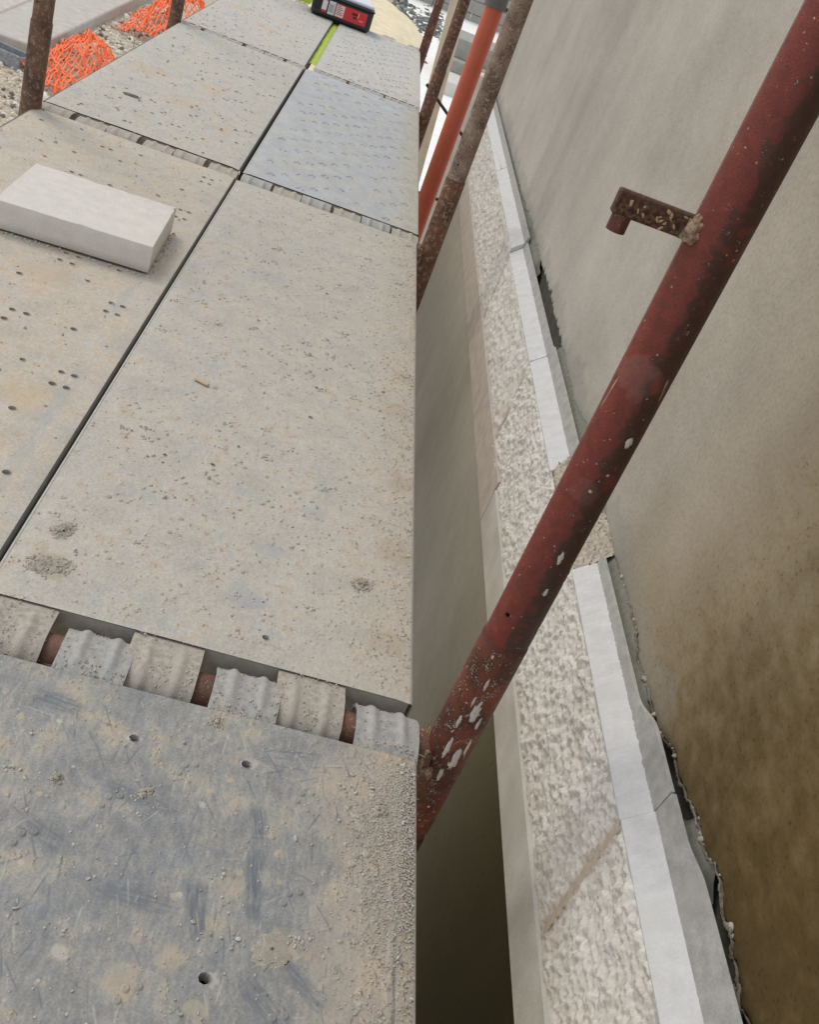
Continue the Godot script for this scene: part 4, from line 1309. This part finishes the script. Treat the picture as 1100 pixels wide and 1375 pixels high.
	# dirt caked on the hooks of the near joint
	var hp := [Vector2(0.0, 0.0), Vector2(0.028, 0.0018), Vector2(0.046, 0.0022), Vector2(0.058, 0.0008), Vector2(0.068, -0.0035), Vector2(0.076, -0.0105), Vector2(0.0815, -0.020)]
	for k in 900:
		var near := rng.randf() < 0.5
		var hk: Array = (HOOK_A if near else HOOK_B)[rng.randi_range(0, 2)]
		var x: float = hk[0] + (0.0 if near else 0.006) + rng.randf_range(-0.037, 0.037)
		var u := pow(rng.randf(), 1.6) * 0.078
		if near and rng.randf() < 0.6:
			u = rng.randf_range(0.045, 0.078)
		var r := rng.randf_range(0.0005, 0.0015)
		xf.append(Transform3D(Basis.from_euler(Vector3(rng.randf(), rng.randf(), rng.randf()) * 6.0).scaled_local(Vector3(r, r * 0.7, r * rng.randf_range(0.8, 1.4))), Vector3(x, along(hp, u) + 0.0004, u if near else 0.09 - u)))
		cols.append(Color(0.43, 0.38, 0.31).lerp(Color(0.54, 0.50, 0.44), rng.randf()))
	# clusters
	for k in 80:
		var cx := rng.randf_range(-0.5, -0.02)
		var cz := rng.randf_range(-1.75, 0.58)
		if cz > -0.03 and cz < 0.11:
			continue
		for j in rng.randi_range(4, 14):
			var r := rng.randf_range(0.0007, 0.0022)
			xf.append(Transform3D(Basis.from_euler(Vector3(rng.randf(), rng.randf(), rng.randf()) * 6.0).scaled_local(Vector3(r * 1.3, r * 0.7, r)), Vector3(cx + rng.randfn(0, 0.006), r * 0.3, cz + rng.randfn(0, 0.004))))
			cols.append(Color(0.46, 0.43, 0.37).lerp(Color(0.57, 0.54, 0.49), rng.randf()))
	var g := scatter("mortar_grit", pebble(4, 6), mats.tinted, xf, cols, self)
	tag(g, "loose mortar grit and sand scattered over the deck planks", "grit")

# ---------------------------------------------------------------- ground and what lies beyond
func net(seed_: int, nu: int, nv: int, f: Callable, r: float) -> ArrayMesh:
	var st := begin()
	var pts := []
	for j in nv + 1:
		var row := []
		for i in nu + 1:
			row.append(f.call(float(i) / nu, float(j) / nv))
		pts.append(row)
	var strip := func(a: Vector3, b: Vector3, w: float) -> void:
		var d := (b - a).normalized()
		var s := d.cross(Vector3.UP if absf(d.y) < 0.9 else Vector3.RIGHT).normalized() * w
		var u := s.cross(d).normalized() * w * 0.35
		st.set_smooth_group(-1)
		quad(st, a - s + u, a + s + u, b + s + u, b - s + u)
		quad(st, a + s - u, a - s - u, b - s - u, b + s - u)
		quad(st, a + s + u, a + s - u, b + s - u, b + s + u)
		quad(st, a - s - u, a - s + u, b - s + u, b - s - u)
	for j in nv + 1:
		for i in nu:
			strip.call(pts[j][i], pts[j][i + 1], r * 1.5)
	for i in nu + 1:
		for j in nv:
			strip.call(pts[j][i], pts[j + 1][i], r)
	return done(st)

func build_ground() -> void:
	var hn := noise(500, 1.0, 4)
	var gm := mottled(Color8(170, 156, 132), Color8(220, 208, 186), 0.05, 33, 1.1, 2.2, 0.95, 1.3)
	# far sheet and, laid a little above it, the uneven gravel of the site
	var far := begin()
	quad(far, Vector3(-400, GROUND - 0.12, -400), Vector3(400, GROUND - 0.12, -400), Vector3(400, GROUND - 0.12, 400), Vector3(-400, GROUND - 0.12, 400))
	struct("ground", done(far), mottled(Color8(160, 150, 132), Color8(190, 180, 162), 0.03, 34, 6.0, 1.0, 0.95))
	struct("gravel_ground", grid(120, 160, func(i, j):
		var x: float = lerpf(-14.0, 8.0, i / 120.0)
		var z: float = lerpf(-40.0, 4.0, j / 160.0)
		var edge: float = minf(minf(i, 120 - i), minf(j, 160 - j)) / 4.0
		return Vector3(x, GROUND + 0.05 * hn.get_noise_2d(x * 0.8, z * 0.8) - 0.16 * (1.0 - clampf(edge, 0, 1)), z)), gm, "pale stony gravel ground of the building site", "ground")
	# stones
	rng.seed = 88
	var xf := []
	var cols := []
	for k in 11000:
		var z := rng.randf_range(-18.0, -6.5)
		var mid := -0.30 * (-z) + 0.05
		var x := mid + rng.randf_range(-1.9, 1.1)
		if x < -3.2 and z < -8.6:
			continue
		var r := rng.randf_range(0.008, 0.026)
		if rng.randf() < 0.025:
			r *= 2.6
		xf.append(Transform3D(Basis.from_euler(Vector3(rng.randf(), rng.randf(), rng.randf()) * 6.0).scaled_local(Vector3(r, r * 0.7, r * rng.randf_range(0.7, 1.6))), Vector3(x, GROUND + 0.05 * hn.get_noise_2d(x * 0.8, z * 0.8) + r * 0.2, z)))
		var c := Color(0.50, 0.43, 0.33).lerp(Color(0.80, 0.74, 0.62), rng.randf())
		if rng.randf() < 0.12:
			c = Color(0.20, 0.18, 0.14)
		cols.append(c)
	var g := scatter("gravel_stones", pebble(12, 7), mats.tinted, xf, cols, self)
	tag(g, "loose pale stones strewn over the site ground", "gravel")
	# concrete slabs to the left
	var cs := mottled(Color8(176, 170, 160), Color8(196, 190, 180), 0.02, 35, 1.2, 0.3, 0.9)
	var cs2 := mottled(Color8(182, 170, 162), Color8(202, 191, 182), 0.02, 36, 1.2, 0.3, 0.9)
	lone("concrete_slab", box_mesh(Vector3(0.62, 0.2, 6.5), 0.012), cs, "grey concrete slab edge beside the gravel, behind the rusty post", "concrete slab", Transform3D(Basis(Vector3.UP, 0.02), Vector3(-3.55, GROUND + 0.02, -12.2)))
	lone("concrete_slab", box_mesh(Vector3(3.2, 0.2, 7.5), 0.012), cs2, "pinkish concrete slab at the far left, beyond the narrow grey slab", "concrete slab", Transform3D(Basis(Vector3.UP, 0.05), Vector3(-5.50, GROUND + 0.035, -12.6)))
	# steel drain channel
	var t := thing("drain_channel", "open galvanised drain channel lying in front of the grey slab", "drain channel", Vector3(-3.62, GROUND, -8.62))
	t.rotation.y = -0.28
	var gal := mottled(Color8(120, 124, 130), Color8(168, 170, 172), 0.03, 37, 0.5, 0.1, 0.5)
	part("channel_floor", box_mesh(Vector3(1.1, 0.012, 0.18), 0.003), plain(Color8(96, 100, 108), 0.6), t, Transform3D(Basis.IDENTITY, Vector3(0, 0.02, 0)))
	for z in [-0.096, 0.096]:
		part("channel_side", box_mesh(Vector3(1.1, 0.12, 0.014), 0.003), gal, t, Transform3D(Basis.IDENTITY, Vector3(0, 0.07, z)))
	part("channel_end", box_mesh(Vector3(0.014, 0.11, 0.17), 0.003), gal, t, Transform3D(Basis.IDENTITY, Vector3(0.54, 0.065, 0)))
	# orange netting, crumpled on the ground
	var om := plain(Color8(255, 118, 58), 0.55)
	om.backlight = Color(0.5, 0.16, 0.04)
	var n1 := noise(601, 1.0, 3)
	lone("safety_netting", net(1, 25, 20, func(u, v):
		var x: float = lerpf(-3.12, -2.25, u) + 0.05 * n1.get_noise_2d(u * 4, v * 4)
		var z: float = lerpf(-9.7, -8.0, v) + (u - 0.5) * 0.9 + 0.06 * n1.get_noise_2d(u * 4 + 20, v * 4)
		var hump: float = 0.26 * exp(-pow((u - 0.40) / 0.26, 2) - pow((v - 0.35) / 0.35, 2))
		return Vector3(x, GROUND + 0.04 + hump + 0.13 * absf(n1.get_noise_2d(u * 5, v * 5 + 40)), z), 0.0062), om, "crumpled orange safety netting spread beside the nearer rusty post", "safety netting")
	var n2 := noise(602, 1.0, 3)
	lone("safety_netting", net(2, 22, 22, func(u, v):
		var x: float = lerpf(-3.02, -2.15, u) + 0.05 * n2.get_noise_2d(u * 4, v * 4)
		var z: float = lerpf(-13.4, -11.3, v) + 0.08 * n2.get_noise_2d(u * 4 + 20, v * 4)
		var hump: float = 0.48 * exp(-pow((u - 0.5) / 0.34, 2) - pow((v - 0.4) / 0.4, 2))
		return Vector3(x, GROUND + 0.04 + hump + 0.16 * absf(n2.get_noise_2d(u * 5, v * 5 + 40)), z), 0.0068), om, "heap of orange safety netting in front of the farther rusty post", "safety netting")
	# sand heap past the end of the deck
	var sn := noise(610, 1.0, 4)
	lone("sand_heap", grid(60, 50, func(i, j):
		var u: float = i / 60.0 * 2.0 - 1.0
		var w: float = j / 50.0 * 2.0 - 1.0
		var k: float = maxf(0.0, 1.0 - u * u - w * w)
		return Vector3(-1.05 + u * 2.0, GROUND - 0.06 + 0.55 * pow(k, 0.8) + 0.08 * sn.get_noise_2d(u * 4, w * 4) * k, -19.0 + w * 6.0)), mottled(Color8(214, 196, 160), Color8(240, 226, 196), 0.02, 38, 1.5, 0.6, 0.95), "cream sand heap past the far end of the deck", "sand heap")
	rng.seed = 99
	xf = []
	cols = []
	for k in 700:
		var x := rng.randf_range(-0.1, 1.1)
		var z := -22.4 + rng.randfn(0, 1.6) - (x - 0.5) * 1.0
		var r := rng.randf_range(0.03, 0.11)
		xf.append(Transform3D(Basis.from_euler(Vector3(rng.randf(), rng.randf(), rng.randf()) * 6.0).scaled_local(Vector3(r, r * 0.6, r)), Vector3(x, GROUND + 0.05 + r * 0.3, z)))
		cols.append(Color(0.10, 0.11, 0.09).lerp(Color(0.5, 0.5, 0.46), rng.randf() * rng.randf()))
	var rb := scatter("rubble", pebble(13, 7), mats.tinted, xf, cols, self)
	tag(rb, "grey broken rubble between the sand heap and the block wall", "rubble")
	# low block wall in the distance
	var bw := thing("block_wall", "low grey concrete block wall behind the rubble", "wall", Vector3(0.2, GROUND, -27.0))
	bw.rotation.y = -0.10
	for row in 5:
		for k in 9:
			part("block", box_mesh(Vector3(0.985, 0.29, 0.3), 0.012) if row == 0 and k == 0 else bw.get_child(0).mesh, mats.block_grey, bw, Transform3D(Basis.IDENTITY, Vector3(-2.8 + k * 1.0 + (0.5 if row % 2 else 0.0), 0.15 + row * 0.3, 0.004 * ((row * 3 + k * 5) % 4))))
	# white paving past the corner of the wall
	var pv := mottled(Color8(232, 228, 221), Color8(248, 246, 241), 0.02, 39, 1.6, 0.15, 0.8)
	struct("pavement", box_mesh(Vector3(8.2, 0.14, 40.0), 0.01), pv, "bright white paving beyond the corner of the wall", "pavement").position = Vector3(4.35, GROUND + 0.06, -27.0)
	# concrete steps on it
	var stp := thing("concrete_steps", "grey concrete steps on the white paving behind the orange pipe", "steps", Vector3(2.55, -1.64, -14.54))
	stp.rotation.y = -0.04
	for q in [[-14.54, -17.2, -1.383, -1.66], [-15.6, -17.2, -1.21, -1.386], [-15.95, -17.2, -0.93, -1.213]]:
		part("step", box_mesh(Vector3(3.4, q[2] - q[3], q[0] - q[1]), 0.012), mats.step_pale if q[2] < -1.3 else mats.block_grey, stp, Transform3D(Basis.IDENTITY, Vector3(0.0, (q[2] + q[3]) / 2 + 1.64, (q[0] + q[1]) / 2 + 14.54)))
	# boards and pipe by the corner
	var bd := begin()
	box(bd, Transform3D(Basis(Vector3.BACK, 0.07), Vector3(0.250, -0.72, -6.2)), Vector3(0.115, 2.0, 0.05), 0.004)
	lone("timber_board", done(bd), mottled(Color8(206, 190, 164), Color8(226, 213, 190), 0.02, 40, 0.8, 0.1, 0.85), "pale timber board standing behind the two dark standards", "board")
	var cb := begin()
	box(cb, Transform3D(Basis(Vector3.UP, 0.1), Vector3(0.475, GROUND + 0.82, -6.0)), Vector3(0.13, 1.64, 0.14), 0.008)
	lone("stone_pier", done(cb), mottled(Color8(200, 192, 176), Color8(220, 212, 198), 0.02, 42, 0.8, 0.2, 0.9), "short cream stone pier between the orange pipe and the brown standard", "pier")
	var pipe := thing("drain_pipe", "orange plastic drain pipe standing behind the brown standard", "pipe", Vector3(0.1765, GROUND, -3.80))
	var ps := begin()
	bar(ps, Vector3(0, 0, 0), Vector3(0, -GROUND + 0.50, 0), 0.0405, 28)
	part("pipe", done(ps), mottled(Color8(204, 102, 76), Color8(212, 112, 86), 0.02, 43, 0.6, 0.02, 0.36, 0.6), pipe)
	var pc := begin()
	bar(pc, Vector3(0, -GROUND + 0.475, 0), Vector3(0, -GROUND + 0.56, 0), 0.047, 28)
	bar(pc, Vector3(0, -GROUND + 0.470, 0), Vector3(0, -GROUND + 0.485, 0), 0.050, 28)
	var col := part("collar", done(pc), plain(Color8(112, 110, 106), 0.7), pipe)
	part("clip", box_mesh(Vector3(0.05, 0.016, 0.016), 0.003), plain(Color8(40, 40, 40), 0.6), col, Transform3D(Basis.IDENTITY, Vector3(0.068, -GROUND + 0.478, 0.0)))
	var r1 := begin()
	bar(r1, Vector3(0.06, -0.045, -4.7), Vector3(0.62, -0.411, -4.7), 0.0085, 10)
	lone("steel_rod", done(r1), plain(Color8(44, 40, 38), 0.7), "thin dark rod slanting down behind the orange pipe", "rod")
	var r2 := begin()
	bar(r2, Vector3(0.0, -0.516, -4.4), Vector3(0.55, -0.512, -4.4), 0.0085, 10)
	lone("steel_rod", done(r2), plain(Color8(44, 40, 38), 0.7), "thin dark level rod crossing behind the foot of the orange pipe", "rod")

func _ready() -> void:
	# ------------------------------------------------ camera, sky, sun, exposure
	var cam := Camera3D.new()
	cam.name = "camera"
	add_child(cam)
	cam.transform = Transform3D(Basis(Vector3(0.94273, 0.33342, -0.00958), Vector3(-0.28547, 0.79163, -0.54022), Vector3(-0.17253, 0.51201, 0.84147)).orthonormalized(), Vector3(-0.2731, 0.78645, 0.86925))
	cam.fov = 55.13
	cam.near = 0.03
	cam.far = 1200.0
	cam.current = true
	var we := WorldEnvironment.new()
	we.name = "environment"
	var env := Environment.new()
	env.background_mode = Environment.BG_SKY
	var sky := Sky.new()
	var pm := ProceduralSkyMaterial.new()
	pm.sky_top_color = Color(0.80, 0.83, 0.88)
	pm.sky_horizon_color = Color(0.86, 0.87, 0.88)
	pm.sky_curve = 0.2
	pm.ground_bottom_color = Color(0.5, 0.47, 0.42)
	pm.ground_horizon_color = Color(0.7, 0.68, 0.64)
	pm.sky_energy_multiplier = 1.0
	sky.sky_material = pm
	env.sky = sky
	env.tonemap_mode = Environment.TONE_MAPPER_LINEAR
	env.tonemap_exposure = 1.3
	env.sdfgi_enabled = true
	env.ssao_enabled = true
	env.ssil_enabled = true
	we.environment = env
	add_child(we)
	var sun := DirectionalLight3D.new()
	sun.name = "sun"
	sun.light_energy = 0.35
	sun.light_color = Color(1.0, 0.97, 0.92)
	sun.light_angular_distance = 24.0
	sun.shadow_enabled = true
	add_child(sun)
	sun.look_at_from_position(Vector3(-2.2, 3.6, -1.6), Vector3.ZERO)
	# ------------------------------------------------ structure, then things
	make_materials()
	mats.peg = mottled(Color8(62, 38, 30), Color8(120, 92, 72), 0.04, 66, 0.09, 0.15, 0.75, 1.7, true)
	mats.mortar_sand2 = mottled(Color8(180, 172, 157), Color8(206, 199, 186), 0.08, 45, 0.05, 0.25, 0.95, 1.5)
	mats.slab = mottled(Color8(204, 198, 189), Color8(220, 215, 207), 0.03, 46, 0.5, 0.12, 0.8, 0.8)
	mats.block_grey = mottled(Color8(146, 143, 136), Color8(168, 164, 156), 0.02, 47, 1.0, 0.2, 0.9)
	mats.step_pale = mottled(Color8(196, 192, 182), Color8(214, 210, 201), 0.02, 48, 1.0, 0.2, 0.9)
	build_ground()
	build_wall()
	build_frames()
	build_deck()
	build_loose()
